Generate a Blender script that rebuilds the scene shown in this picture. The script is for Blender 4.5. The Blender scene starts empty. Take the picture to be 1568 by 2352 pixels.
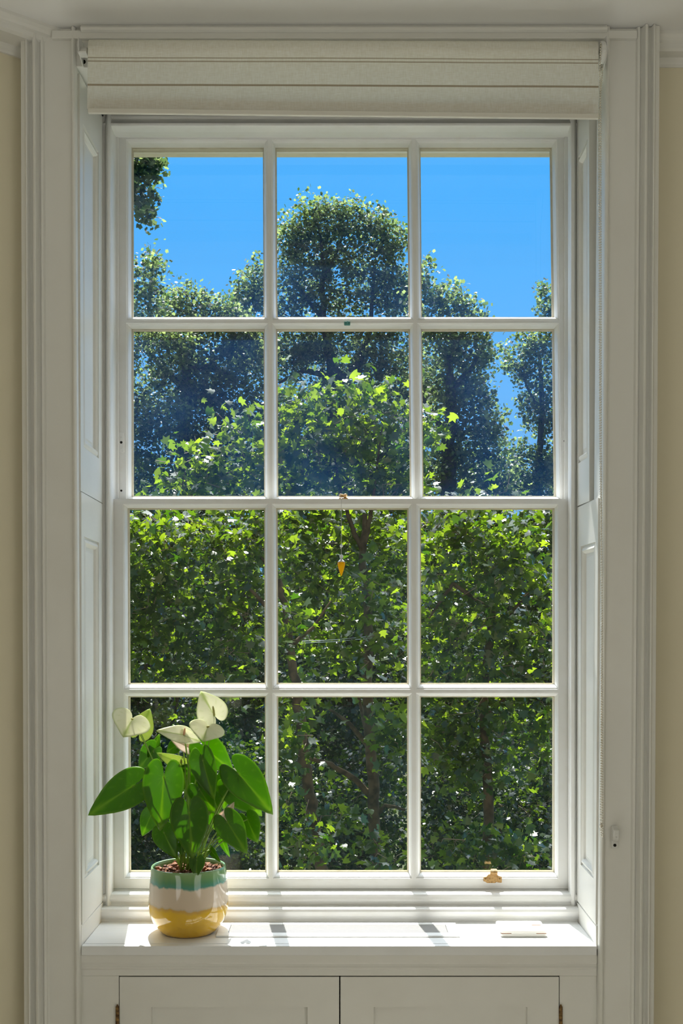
import bpy, math, random
import numpy as np
from mathutils import Vector, Matrix

# ---------------------------------------------------------------- camera, sky, sun, fill lamps
EZ = 1.5            # eye height
F = 2500.0          # focal length in pixels of the 1568 x 2352 frame
CX, HY = 784.0, 1440.0
scene = bpy.context.scene
COL = scene.collection

cam_d = bpy.data.cameras.new('camera')
cam = bpy.data.objects.new('camera', cam_d)
COL.objects.link(cam)
cam.location = (0, 0, EZ)
cam.rotation_euler = (math.pi / 2, 0, 0)
cam_d.sensor_width = 36.0
cam_d.lens = F / 2352.0 * 36.0
cam_d.shift_y = (HY - 1176.0) / 2352.0
cam_d.clip_start = 0.05
cam_d.clip_end = 500
scene.camera = cam

scene.view_settings.view_transform = 'Standard'
scene.view_settings.look = 'None'
scene.view_settings.gamma = 1.0
scene.view_settings.use_curve_mapping = False
scene.view_settings.exposure = 0.0

world = bpy.data.worlds.new('sky')
scene.world = world
world.use_nodes = True
wt = world.node_tree
wt.nodes.clear()
w_out = wt.nodes.new('ShaderNodeOutputWorld')
w_bg = wt.nodes.new('ShaderNodeBackground')
w_tc = wt.nodes.new('ShaderNodeTexCoord')
w_sx = wt.nodes.new('ShaderNodeSeparateXYZ')
w_rp = wt.nodes.new('ShaderNodeValToRGB')
wt.links.new(w_tc.outputs['Generated'], w_sx.inputs[0])
w_mr = wt.nodes.new('ShaderNodeMapRange')
w_mr.inputs['From Min'].default_value = -1
w_mr.inputs['From Max'].default_value = 1
wt.links.new(w_sx.outputs['Z'], w_mr.inputs['Value'])
wt.links.new(w_mr.outputs[0], w_rp.inputs[0])
els = w_rp.color_ramp.elements
els[0].position = 0.0;  els[0].color = (0.10, 0.11, 0.07, 1)
els[1].position = 0.49; els[1].color = (0.12, 0.14, 0.10, 1)
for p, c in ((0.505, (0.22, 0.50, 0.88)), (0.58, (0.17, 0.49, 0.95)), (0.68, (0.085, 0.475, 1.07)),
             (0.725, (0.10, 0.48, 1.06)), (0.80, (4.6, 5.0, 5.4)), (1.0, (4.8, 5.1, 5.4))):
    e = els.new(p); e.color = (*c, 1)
# the half of the sky away from the sun is a deeper, dimmer blue
w_mr2 = wt.nodes.new('ShaderNodeMapRange'); w_mr2.interpolation_type = 'SMOOTHSTEP'
w_mr2.inputs['From Min'].default_value = -0.05; w_mr2.inputs['From Max'].default_value = 0.42
wt.links.new(w_sx.outputs['Y'], w_mr2.inputs['Value'])
w_mix = wt.nodes.new('ShaderNodeMix'); w_mix.data_type = 'RGBA'
w_mix.inputs['A'].default_value = (0.22, 0.36, 0.62, 1)
wt.links.new(w_mr2.outputs[0], w_mix.inputs['Factor']); wt.links.new(w_rp.outputs[0], w_mix.inputs['B'])
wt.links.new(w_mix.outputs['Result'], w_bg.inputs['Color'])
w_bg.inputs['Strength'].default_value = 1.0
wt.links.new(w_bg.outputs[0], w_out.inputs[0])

SUN_EL = math.radians(60)
sun_d = bpy.data.lights.new('sun', 'SUN')
sun_d.energy = 12.0
sun_d.angle = math.radians(0.53)
sun_d.color = (1.0, 0.97, 0.91)
sun = bpy.data.objects.new('sun', sun_d)
COL.objects.link(sun)
hx, hy = 0.15, -1.0
hl = math.hypot(hx, hy)
sdir = Vector((hx / hl * math.cos(SUN_EL), hy / hl * math.cos(SUN_EL), -math.sin(SUN_EL)))
sun.rotation_euler = sdir.to_track_quat('-Z', 'Y').to_euler()
sun.location = (-3, 20, 30)

# soft fill lamps added by the windowless side walls to brighten the room
for nm_, lx, ly, rz_, en in (('left_wall_fill', -1.98, -0.6, -math.pi / 2, 26.0), ('right_wall_fill', 2.12, -0.6, math.pi / 2, 23.5)):
    fill_d = bpy.data.lights.new(nm_, 'AREA')
    fill_d.shape = 'RECTANGLE'
    fill_d.size = 2.2
    fill_d.size_y = 2.2
    fill_d.energy = en
    fill_d.color = (1.0, 0.985, 0.96)
    fill = bpy.data.objects.new(nm_, fill_d)
    COL.objects.link(fill)
    fill.location = (lx, ly, 1.5)
    fill.rotation_euler = (math.pi / 2 + 0.55, 0, rz_)

# ---------------------------------------------------------------- helpers
def W(px, py, Y):
    """point seen at pixel (px,py) at distance Y"""
    return ((px - CX) * Y / F, Y, EZ + (HY - py) * Y / F)

def X(px, Y): return (px - CX) * Y / F
def Z(py, Y): return EZ + (HY - py) * Y / F

class MB:
    def __init__(s): s.v = []; s.f = []; s.m = []
    def add(s, pts, faces, mi=0):
        n = len(s.v); s.v += [tuple(p) for p in pts]
        for f in faces: s.f.append(tuple(i + n for i in f)); s.m.append(mi)
    def box(s, x0, x1, y0, y1, z0, z1, mi=0):
        p = [(x, y, z) for z in (z0, z1) for y in (y0, y1) for x in (x0, x1)]
        s.add(p, [(0, 2, 3, 1), (4, 5, 7, 6), (0, 1, 5, 4), (2, 6, 7, 3), (0, 4, 6, 2), (1, 3, 7, 5)], mi)
    def loft(s, rings, closed=True, caps=True, mi=0):
        n = len(rings[0]); pts = [p for r in rings for p in r]; fs = []
        for a in range(len(rings) - 1):
            for i in range(n if closed else n - 1):
                j = (i + 1) % n
                fs.append((a * n + i, a * n + j, (a + 1) * n + j, (a + 1) * n + i))
        if caps and closed:
            fs.append(tuple(range(n - 1, -1, -1))); b = (len(rings) - 1) * n
            fs.append(tuple(range(b, b + n)))
        s.add(pts, fs, mi)
    def tube(s, pts, r, seg=8, mi=0):
        pts = [Vector(p) for p in pts]; rings = []
        up = Vector((0.13, 0.21, 0.97)); prev = None
        for i, p in enumerate(pts):
            d = (pts[min(i + 1, len(pts) - 1)] - pts[max(i - 1, 0)]).normalized()
            if prev is None:
                a = d.cross(up)
                if a.length < 1e-3: a = d.cross(Vector((1, 0, 0)))
            else: a = prev - d * prev.dot(d)
            a.normalize(); b = d.cross(a); prev = a
            rr = r[i] if isinstance(r, (list, tuple)) else r
            rings.append([p + (a * math.cos(t) + b * math.sin(t)) * rr for t in
                          [2 * math.pi * k / seg for k in range(seg)]])
        s.loft(rings, True, True, mi)
    def lathe(s, prof, c, seg=32, mi=0, axis='z', caps=False):
        rings = []
        for r, h in prof:
            ring = []
            for k in range(seg):
                t = 2 * math.pi * k / seg
                if axis == 'z': ring.append((c[0] + r * math.cos(t), c[1] + r * math.sin(t), c[2] + h))
                elif axis == 'y': ring.append((c[0] + r * math.cos(t), c[1] + h, c[2] + r * math.sin(t)))
                else: ring.append((c[0] + h, c[1] + r * math.cos(t), c[2] + r * math.sin(t)))
            rings.append(ring)
        s.loft(rings, True, caps, mi)
    def ball(s, c, r, seg=8, rings=5, mi=0):
        prof = [(r * math.sin(math.pi * k / rings) + 1e-6, -r * math.cos(math.pi * k / rings)) for k in range(rings + 1)]
        s.lathe(prof, c, seg, mi)
    def panel(s, P, rect, rings, thick, mi=0, back=True):
        """slab face with nested rectangular moulding rings; P(u,v,d) maps to space; rings = [(u0,u1,v0,v1,depth)]"""
        allr = [(*rect, 0.0)] + list(rings)
        for a, b in zip(allr[:-1], allr[1:]):
            ra = [P(a[0], a[2], a[4]), P(a[1], a[2], a[4]), P(a[1], a[3], a[4]), P(a[0], a[3], a[4])]
            rb = [P(b[0], b[2], b[4]), P(b[1], b[2], b[4]), P(b[1], b[3], b[4]), P(b[0], b[3], b[4])]
            s.loft([ra, rb], True, False, mi)
        b = allr[-1]
        s.add([P(b[0], b[2], b[4]), P(b[1], b[2], b[4]), P(b[1], b[3], b[4]), P(b[0], b[3], b[4])], [(0, 1, 2, 3)], mi)
        u0, u1, v0, v1 = rect
        fr = [P(u0, v0, 0), P(u1, v0, 0), P(u1, v1, 0), P(u0, v1, 0)]
        bk = [P(u0, v0, -thick), P(u1, v0, -thick), P(u1, v1, -thick), P(u0, v1, -thick)]
        s.loft([bk, fr], True, False, mi)
        s.add(bk, [(3, 2, 1, 0)], mi)
    def build(s, name, mats, parent=None, smooth=False, recalc=True):
        me = bpy.data.meshes.new(name)
        me.from_pydata(s.v, [], s.f)
        if not isinstance(mats, (list, tuple)): mats = [mats]
        for m in mats: me.materials.append(m)
        me.polygons.foreach_set('material_index', s.m)
        if smooth: me.polygons.foreach_set('use_smooth', [True] * len(s.f))
        if recalc:
            import bmesh
            bm = bmesh.new(); bm.from_mesh(me); bmesh.ops.recalc_face_normals(bm, faces=bm.faces); bm.to_mesh(me); bm.free()
        me.update()
        o = bpy.data.objects.new(name, me); COL.objects.link(o)
        if parent is not None:
            o.parent = parent
            base = getattr_loc(parent)
            if base: o.location = (-base[0], -base[1], -base[2])
        return o

LOC = {}
def getattr_loc(p): return LOC.get(p.name)
def empty(name, loc=(0, 0, 0)):
    o = bpy.data.objects.new(name, None); COL.objects.link(o)
    o.location = loc; o.empty_display_size = 0.1; LOC[o.name] = tuple(loc); return o
def tag(o, label=None, cat=None, group=None, kind=None):
    if label: o['label'] = label
    if cat: o['category'] = cat
    if group: o['group'] = group
    if kind: o['kind'] = kind
    return o
def struct(o, label=None): return tag(o, label, None, None, 'structure')
def bevel(o, w=0.002, seg=2, ang=40):
    m = o.modifiers.new('bevel', 'BEVEL'); m.width = w; m.segments = seg
    m.limit_method = 'ANGLE'; m.angle_limit = math.radians(ang); return o

# ---------------------------------------------------------------- materials
def mat(name, color, rough=0.5, metal=0.0, spec=0.5, noise=None, bump=0.0, bscale=60, coat=0.0, stretch=(1, 1, 1)):
    m = bpy.data.materials.new(name); m.use_nodes = True
    nt = m.node_tree; b = nt.nodes['Principled BSDF']
    b.inputs['Base Color'].default_value = (*color, 1)
    b.inputs['Roughness'].default_value = rough
    b.inputs['Metallic'].default_value = metal
    b.inputs['Specular IOR Level'].default_value = spec
    b.inputs['Coat Weight'].default_value = coat
    if noise or bump:
        tc = nt.nodes.new('ShaderNodeTexCoord'); mp = nt.nodes.new('ShaderNodeMapping')
        mp.inputs['Scale'].default_value = stretch
        nt.links.new(tc.outputs['Object'], mp.inputs[0])
    if noise:
        sc, c2, lo, hi = noise
        n = nt.nodes.new('ShaderNodeTexNoise'); n.inputs['Scale'].default_value = sc; n.inputs['Detail'].default_value = 5
        r = nt.nodes.new('ShaderNodeValToRGB')
        r.color_ramp.elements[0].position = lo; r.color_ramp.elements[1].position = hi
        r.color_ramp.elements[0].color = (*color, 1); r.color_ramp.elements[1].color = (*c2, 1)
        nt.links.new(mp.outputs[0], n.inputs['Vector']); nt.links.new(n.outputs[0], r.inputs[0])
        nt.links.new(r.outputs[0], b.inputs['Base Color'])
    if bump:
        n = nt.nodes.new('ShaderNodeTexNoise'); n.inputs['Scale'].default_value = bscale; n.inputs['Detail'].default_value = 4
        bp = nt.nodes.new('ShaderNodeBump'); bp.inputs['Strength'].default_value = bump; bp.inputs['Distance'].default_value = 0.002
        nt.links.new(mp.outputs[0], n.inputs['Vector']); nt.links.new(n.outputs[0], bp.inputs['Height'])
        nt.links.new(bp.outputs[0], b.inputs['Normal'])
    return m

M_TRIM = mat('white_gloss_paint', (0.80, 0.795, 0.75), 0.38, noise=(9, (0.77, 0.76, 0.71), 0.45, 0.8), bump=0.12, bscale=35)
M_SASH = mat('white_sash_paint', (0.83, 0.83, 0.81), 0.35, noise=(25, (0.80, 0.79, 0.75), 0.5, 0.8), bump=0.15, bscale=50)
M_SILL = mat('white_sill_paint', (0.84, 0.85, 0.85), 0.35, noise=(12, (0.80, 0.81, 0.80), 0.5, 0.75), bump=0.2, bscale=14, stretch=(1, 7, 1))
M_PUTTY = mat('cream_outside_paint', (0.74, 0.69, 0.56), 0.6, noise=(40, (0.64, 0.58, 0.44), 0.5, 0.8))
M_WALL = mat('cream_wall_paint', (0.80, 0.74, 0.56), 0.85, noise=(3, (0.78, 0.72, 0.54), 0.4, 0.7), bump=0.08, bscale=90)
M_CEIL = mat('white_ceiling_paint', (0.90, 0.90, 0.88), 0.9, noise=(4, (0.88, 0.88, 0.86), 0.4, 0.7))
M_FLOOR = mat('pale_wool_carpet', (0.66, 0.64, 0.58), 0.95, noise=(60, (0.58, 0.56, 0.50), 0.4, 0.7))
M_BRICK = mat('stock_brick', (0.42, 0.33, 0.22), 0.9, noise=(20, (0.30, 0.22, 0.14), 0.4, 0.7))
M_DARK = mat('black_hole', (0.01, 0.008, 0.006), 0.9)
M_METAL = mat('white_coated_metal', (0.75, 0.75, 0.72), 0.3)
M_STEEL = mat('zinc_steel', (0.62, 0.62, 0.60), 0.35, metal=0.9)
M_BRASS = mat('aged_brass', (0.52, 0.33, 0.14), 0.38, metal=0.85, noise=(180, (0.30, 0.17, 0.07), 0.45, 0.7))
M_BRASSD = mat('tarnished_brass', (0.30, 0.18, 0.06), 0.45, metal=0.6, noise=(120, (0.08, 0.04, 0.02), 0.4, 0.6))
M_CHAIN = mat('nickel_bead', (0.70, 0.66, 0.58), 0.22, metal=0.9)
M_PLASTIC = mat('white_plastic', (0.78, 0.77, 0.72), 0.4)
M_SCREEN = mat('grey_screen', (0.55, 0.58, 0.60), 0.12)
M_ORANGE = mat('rust_strip', (0.45, 0.16, 0.06), 0.5)
M_SOIL = mat('bark_chip_soil', (0.10, 0.04, 0.02), 0.9, noise=(90, (0.05, 0.02, 0.01), 0.4, 0.6), bump=1.0, bscale=120)
M_BARKCHIP = mat('bark_chip', (0.26, 0.10, 0.035), 0.8, noise=(60, (0.08, 0.03, 0.015), 0.4, 0.6))
M_BARK = mat('plane_bark', (0.12, 0.09, 0.05), 0.95, spec=0.1, noise=(11, (0.045, 0.036, 0.022), 0.42, 0.6), bump=0.6, bscale=14)
M_FARBARK = mat('dark_bark', (0.06, 0.065, 0.06), 0.95, spec=0.1)
M_TWIG = mat('twig_bark', (0.22, 0.16, 0.10), 0.7)
M_GROUND = mat('dark_lawn', (0.035, 0.06, 0.015), 1.0, noise=(2, (0.06, 0.05, 0.02), 0.4, 0.7))
M_STONE = mat('backdrop_brick', (0.20, 0.15, 0.10), 0.95, noise=(12, (0.13, 0.10, 0.07), 0.4, 0.7))
M_CABLE = mat('pale_cable', (0.55, 0.58, 0.58), 0.5)
M_BLUE = mat('blue_green_tack', (0.06, 0.22, 0.20), 0.7)
M_THREAD = mat('pale_thread', (0.6, 0.6, 0.58), 0.4)

def leafmat(name, c1, c2, tcol1, tcol2, tmix=0.5, rough=0.35, spec=0.5, veins=False):
    m = bpy.data.materials.new(name); m.use_nodes = True; nt = m.node_tree
    b = nt.nodes['Principled BSDF']; out = nt.nodes['Material Output']
    g = nt.nodes.new('ShaderNodeNewGeometry')
    def ramp(a, c):
        r = nt.nodes.new('ShaderNodeValToRGB')
        r.color_ramp.elements[0].color = (*a, 1); r.color_ramp.elements[1].color = (*c, 1); return r
    r1 = ramp(c1, c2); r2 = ramp(tcol1, tcol2)
    if veins:
        at = nt.nodes.new('ShaderNodeAttribute'); at.attribute_name = 'vein'
        nt.links.new(at.outputs['Fac'], r1.inputs[0]); nt.links.new(at.outputs['Fac'], r2.inputs[0])
    else:
        nt.links.new(g.outputs['Random Per Island'], r1.inputs[0]); nt.links.new(g.outputs['Random Per Island'], r2.inputs[0])
    b.inputs['Roughness'].default_value = rough; b.inputs['Specular IOR Level'].default_value = spec
    nt.links.new(r1.outputs[0], b.inputs['Base Color'])
    t = nt.nodes.new('ShaderNodeBsdfTranslucent'); nt.links.new(r2.outputs[0], t.inputs['Color'])
    mx = nt.nodes.new('ShaderNodeMixShader'); mx.inputs[0].default_value = tmix
    nt.links.new(b.outputs[0], mx.inputs[1]); nt.links.new(t.outputs[0], mx.inputs[2])
    nt.links.new(mx.outputs[0], out.inputs[0])
    return m

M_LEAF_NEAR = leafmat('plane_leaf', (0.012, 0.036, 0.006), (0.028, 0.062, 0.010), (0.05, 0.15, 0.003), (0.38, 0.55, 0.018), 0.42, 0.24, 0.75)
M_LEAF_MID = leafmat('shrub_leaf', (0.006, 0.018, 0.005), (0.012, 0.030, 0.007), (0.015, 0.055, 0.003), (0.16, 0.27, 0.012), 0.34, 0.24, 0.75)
M_LEAF_FAR = leafmat('far_leaf', (0.012, 0.032, 0.012), (0.032, 0.055, 0.018), (0.05, 0.13, 0.02), (0.46, 0.60, 0.19), 0.45, 0.24, 0.6)
M_ANTH = leafmat('anthurium_leaf', (0.035, 0.095, 0.006), (0.15, 0.26, 0.03), (0.27, 0.54, 0.001), (0.50, 0.74, 0.03), 0.48, 0.33, 0.5, True)
M_STALK = leafmat('anthurium_stalk', (0.22, 0.34, 0.06), (0.30, 0.42, 0.08), (0.4, 0.6, 0.08), (0.5, 0.65, 0.12), 0.3, 0.4, 0.4)
M_SPATHE = leafmat('white_spathe', (0.84, 0.84, 0.70), (0.55, 0.62, 0.30), (0.95, 0.94, 0.76), (0.60, 0.70, 0.28), 0.5, 0.35, 0.4, True)
M_SPATHEG = leafmat('green_spathe', (0.50, 0.58, 0.20), (0.34, 0.45, 0.10), (0.62, 0.72, 0.22), (0.4, 0.55, 0.1), 0.45, 0.35, 0.4, True)
M_SPATHEP = leafmat('blush_spathe', (0.80, 0.68, 0.58), (0.55, 0.50, 0.30), (0.85, 0.66, 0.52), (0.6, 0.5, 0.25), 0.45, 0.35, 0.4, True)
M_SPADIX = mat('spadix_olive', (0.38, 0.36, 0.10), 0.6, bump=0.6, bscale=900)
M_SPADIXP = mat('spadix_peach', (0.75, 0.42, 0.24), 0.6, bump=0.6, bscale=900)

def glass_mat(name, dust_haze, haze_col):
    m = bpy.data.materials.new(name); m.use_nodes = True; nt = m.node_tree
    nt.nodes.remove(nt.nodes['Principled BSDF']); out = nt.nodes['Material Output']
    tr = nt.nodes.new('ShaderNodeBsdfTransparent'); tr.inputs[0].default_value = (0.98, 0.99, 0.985, 1)
    gl = nt.nodes.new('ShaderNodeBsdfGlossy'); gl.inputs['Roughness'].default_value = 0.02
    # reflectance of a thin pane, the same from both of its sides
    ge = nt.nodes.new('ShaderNodeNewGeometry'); dt = nt.nodes.new('ShaderNodeVectorMath'); dt.operation = 'DOT_PRODUCT'
    nt.links.new(ge.outputs['Incoming'], dt.inputs[0]); nt.links.new(ge.outputs['Normal'], dt.inputs[1])
    def mth(op, a_, b_=None, c_=None):
        q = nt.nodes.new('ShaderNodeMath'); q.operation = op
        for i_, v_ in enumerate((a_, b_, c_)):
            if v_ is None: continue
            if isinstance(v_, (int, float)): q.inputs[i_].default_value = v_
            else: nt.links.new(v_, q.inputs[i_])
        return q.outputs[0]
    ab = mth('ABSOLUTE', dt.outputs['Value']); om = mth('SUBTRACT', 1.0, ab); p5 = mth('POWER', om, 5.0)
    frv = mth('MULTIPLY_ADD', p5, 0.9, 0.05)
    mx = nt.nodes.new('ShaderNodeMixShader')
    nt.links.new(frv, mx.inputs[0]); nt.links.new(tr.outputs[0], mx.inputs[1]); nt.links.new(gl.outputs[0], mx.inputs[2])
    tl = nt.nodes.new('ShaderNodeBsdfTranslucent'); tl.inputs[0].default_value = (*haze_col, 1)  # dusty film whose tint paints haze over the view into the glass
    tc = nt.nodes.new('ShaderNodeTexCoord'); n = nt.nodes.new('ShaderNodeTexNoise'); n.inputs['Scale'].default_value = 5; n.inputs['Detail'].default_value = 4
    nt.links.new(tc.outputs['Object'], n.inputs['Vector'])
    mr = nt.nodes.new('ShaderNodeMapRange'); mr.inputs['From Min'].default_value = 0.3; mr.inputs['From Max'].default_value = 0.75
    mr.inputs['To Min'].default_value = dust_haze * 0.15; mr.inputs['To Max'].default_value = dust_haze * 1.9
    nt.links.new(n.outputs[0], mr.inputs[0])
    m2 = nt.nodes.new('ShaderNodeMixShader')
    nt.links.new(mr.outputs[0], m2.inputs[0]); nt.links.new(mx.outputs[0], m2.inputs[1]); nt.links.new(tl.outputs[0], m2.inputs[2])
    nt.links.new(m2.outputs[0], out.inputs[0])
    return m
M_GLASS_UP = glass_mat('upper_pane_glass', 0.021, (0.02, 0.30, 1.0))  # haze painted in as a blue film on the upper panes
M_GLASS_LO = glass_mat('lower_pane_glass', 0.003, (0.2, 0.7, 0.8))

def amber_mat():
    m = mat('amber_glass', (0.98, 0.60, 0.01), 0.08)
    nt = m.node_tree; b = nt.nodes['Principled BSDF']; out = nt.nodes['Material Output']
    t = nt.nodes.new('ShaderNodeBsdfTranslucent'); t.inputs[0].default_value = (1.0, 0.68, 0.01, 1)
    tr = nt.nodes.new('ShaderNodeBsdfTransparent'); tr.inputs[0].default_value = (1.0, 0.6, 0.03, 1)
    m1 = nt.nodes.new('ShaderNodeMixShader'); m1.inputs[0].default_value = 0.35
    nt.links.new(t.outputs[0], m1.inputs[1]); nt.links.new(tr.outputs[0], m1.inputs[2])
    m2 = nt.nodes.new('ShaderNodeMixShader'); m2.inputs[0].default_value = 0.6
    nt.links.new(b.outputs[0], m2.inputs[1]); nt.links.new(m1.outputs[0], m2.inputs[2]); nt.links.new(m2.outputs[0], out.inputs[0])
    return m
M_AMBER = amber_mat()

def fabric_mat():
    m = bpy.data.materials.new('linen_blind_fabric'); m.use_nodes = True; nt = m.node_tree
    b = nt.nodes['Principled BSDF']; out = nt.nodes['Material Output']; b.inputs['Roughness'].default_value = 0.95
    b.inputs['Specular IOR Level'].default_value = 0.1
    tc = nt.nodes.new('ShaderNodeTexCoord')
    def noise(scale, st):
        mp = nt.nodes.new('ShaderNodeMapping'); mp.inputs['Scale'].default_value = st
        n = nt.nodes.new('ShaderNodeTexNoise'); n.inputs['Scale'].default_value = scale; n.inputs['Detail'].default_value = 3
        nt.links.new(tc.outputs['Object'], mp.inputs[0]); nt.links.new(mp.outputs[0], n.inputs['Vector']); return n
    n1 = noise(60, (1, 1, 14)); n2 = noise(60, (14, 1, 1)); 
    add = nt.nodes.new('ShaderNodeMath'); add.operation = 'ADD'
    nt.links.new(n1.outputs[0], add.inputs[0]); nt.links.new(n2.outputs[0], add.inputs[1])
    r = nt.nodes.new('ShaderNodeValToRGB'); r.color_ramp.elements[0].position = 0.38; r.color_ramp.elements[1].position = 0.62
    hf = nt.nodes.new('ShaderNodeMath'); hf.operation = 'MULTIPLY'; hf.inputs[1].default_value = 0.5
    nt.links.new(add.outputs[0], hf.inputs[0]); nt.links.new(hf.outputs[0], r.inputs[0])
    r.color_ramp.elements[0].color = (0.86, 0.83, 0.74, 1); r.color_ramp.elements[1].color = (0.97, 0.96, 0.91, 1)
    # woven brown threads at fixed heights on the cloth
    sx = nt.nodes.new('ShaderNodeSeparateXYZ'); nt.links.new(tc.outputs['Object'], sx.inputs[0])
    wob = noise(2.5, (1, 0.01, 0.01))
    wm = nt.nodes.new('ShaderNodeMath'); wm.operation = 'MULTIPLY_ADD'; wm.inputs[1].default_value = 0.004
    nt.links.new(wob.outputs[0], wm.inputs[0]); nt.links.new(sx.outputs['Z'], wm.inputs[2])
    tilt = nt.nodes.new('ShaderNodeMath'); tilt.operation = 'MULTIPLY_ADD'; tilt.inputs[1].default_value = 0.0040
    nt.links.new(sx.outputs['X'], tilt.inputs[0]); nt.links.new(wm.outputs[0], tilt.inputs[2])
    col = r.outputs[0]; tot = None
    for zz, hw, st in ((Z(198.5, 2.45) + 0.002, 0.0022, 0.75), (Z(134, 2.446) + 0.002, 0.0012, 0.6), (Z(142, 2.446) + 0.002, 0.0014, 0.65)):
        c = nt.nodes.new('ShaderNodeMath'); c.operation = 'COMPARE'; c.inputs[1].default_value = zz; c.inputs[2].default_value = hw
        nt.links.new(tilt.outputs[0], c.inputs[0])
        s_ = nt.nodes.new('ShaderNodeMath'); s_.operation = 'MULTIPLY'; s_.inputs[1].default_value = st
        nt.links.new(c.outputs[0], s_.inputs[0])
        mx = nt.nodes.new('ShaderNodeMix'); mx.data_type = 'RGBA'
        nt.links.new(s_.outputs[0], mx.inputs['Factor']); nt.links.new(col, mx.inputs['A']); mx.inputs['B'].default_value = (0.30, 0.20, 0.10, 1)
        col = mx.outputs['Result']
    nt.links.new(col, b.inputs['Base Color'])
    t = nt.nodes.new('ShaderNodeBsdfTranslucent'); nt.links.new(col, t.inputs[0])
    m1 = nt.nodes.new('ShaderNodeMixShader'); m1.inputs[0].default_value = 0.5
    nt.links.new(b.outputs[0], m1.inputs[1]); nt.links.new(t.outputs[0], m1.inputs[2]); nt.links.new(m1.outputs[0], out.inputs[0])
    return m
M_FABRIC = fabric_mat()
M_HEM = mat('pale_hem_bar', (0.72, 0.70, 0.62), 0.6)

def pot_mat():
    m = mat('glazed_pot', (0.7, 0.6, 0.5), 0.07, coat=0.6); nt = m.node_tree; b = nt.nodes['Principled BSDF']
    b.inputs['Coat Roughness'].default_value = 0.03
    tc = nt.nodes.new('ShaderNodeTexCoord'); sx = nt.nodes.new('ShaderNodeSeparateXYZ')
    nt.links.new(tc.outputs['Object'], sx.inputs[0])
    n = nt.nodes.new('ShaderNodeTexNoise'); n.inputs['Scale'].default_value = 28; n.inputs['Detail'].default_value = 6
    mp = nt.nodes.new('ShaderNodeMapping'); mp.inputs['Scale'].default_value = (1, 1, 0.25)
    nt.links.new(tc.outputs['Object'], mp.inputs[0]); nt.links.new(mp.outputs[0], n.inputs['Vector'])
    a = nt.nodes.new('ShaderNodeMath'); a.operation = 'MULTIPLY_ADD'; a.inputs[1].default_value = 0.030
    nt.links.new(n.outputs[0], a.inputs[0]); nt.links.new(sx.outputs['Z'], a.inputs[2])
    mr = nt.nodes.new('ShaderNodeMapRange'); mr.inputs['From Min'].default_value = 0.015; mr.inputs['From Max'].default_value = 0.175
    nt.links.new(a.outputs[0], mr.inputs[0])
    r = nt.nodes.new('ShaderNodeValToRGB'); nt.links.new(mr.outputs[0], r.inputs[0])
    e = r.color_ramp.elements
    e[0].position = 0.0; e[0].color = (0.72, 0.42, 0.015, 1)
    e[1].position = 1.0; e[1].color = (0.24, 0.40, 0.18, 1)
    for p, c in ((0.40, (0.74, 0.46, 0.03)), (0.455, (0.60, 0.36, 0.08)), (0.475, (0.58, 0.48, 0.34)), (0.50, (0.66, 0.54, 0.41)),
                 (0.755, (0.68, 0.57, 0.44)), (0.785, (0.07, 0.28, 0.22)), (0.85, (0.10, 0.28, 0.13)), (0.92, (0.17, 0.34, 0.13))):
        x = e.new(p); x.color = (*c, 1)
    nt.links.new(r.outputs[0], b.inputs['Base Color'])
    return m
M_POT = pot_mat()

# ---------------------------------------------------------------- room shell
CEILZ = Z(62, 2.5)
SILLZ = EZ - 0.735
YF = 2.5          # face of the architrave
YW = 2.735        # inner end of the shutter reveal
OPX0, OPX1 = -0.66, 0.655
SOFZ = EZ + 1.291

m = MB(); m.box(-2.6, 2.6, -3.2, 2.6, -0.1, 0.0); struct(m.build('floor', M_FLOOR), 'pale carpeted floor of the room')
m = MB(); m.box(-2.6, 2.6, -3.2, 3.1, CEILZ, CEILZ + 0.15); struct(m.build('ceiling', M_CEIL), 'white plaster ceiling above the window')

def wall_with_hole(m, x0, x1, y0, y1, z0, z1, hx0, hx1, hz0, hz1, mi=0):
    m.box(x0, hx0, y0, y1, z0, z1, mi); m.box(hx1, x1, y0, y1, z0, z1, mi)
    m.box(hx0, hx1, y0, y1, z0, hz0, mi); m.box(hx0, hx1, y0, y1, hz1, z1, mi)
m = MB()
wall_with_hole(m, -2.6, 2.6, 2.56, 2.74, 0, CEILZ, OPX0, OPX1, SILLZ - 0.03, SOFZ + 0.0)
wall_with_hole(m, -2.6, 2.6, 2.74, 2.92, -1, CEILZ + 0.3, OPX0, OPX1, SILLZ - 0.01, SOFZ + 0.04, 1)
wall_with_hole(m, -2.6, 2.6, 2.92, 3.06, -6, CEILZ + 3, -0.70, 0.70, SILLZ - 0.05, EZ + 1.36, 1)
struct(m.build('wall_back', [M_WALL, M_BRICK]), 'cream painted wall around the window')
# canted left wall of the bay
a = math.radians(37.7)
p0 = Vector((-0.734, 2.547)); d = Vector((-math.cos(a), -math.sin(a))); n_ = Vector((-math.sin(a), math.cos(a)))
q = [p0, p0 + d * 1.5, p0 + d * 1.5 + n_ * 0.15, p0 + n_ * 0.15]
m = MB(); m.loft([[(v.x, v.y, 0) for v in q], [(v.x, v.y, CEILZ) for v in q]])
xe, ye = q[1].x, q[1].y
m.box(xe - 0.12, xe, -3.2, ye + 0.05, 0, CEILZ)
struct(m.build('wall_left', M_WALL), 'cream painted canted wall left of the window')
m = MB(); m.box(2.2, 2.35, -3.2, 2.56, 0, CEILZ); struct(m.build('wall_right', M_WALL), 'cream painted side wall')
m = MB(); m.box(-2.2, 2.2, -3.2, -3.08, 0, CEILZ); struct(m.build('wall_front', M_WALL), 'cream painted wall opposite the window')
m = MB(); m.box(-40, 40, 3.1, 80, -4.2, -4.0); struct(m.build('ground', M_GROUND), 'dark garden lawn outside below the window')

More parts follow.
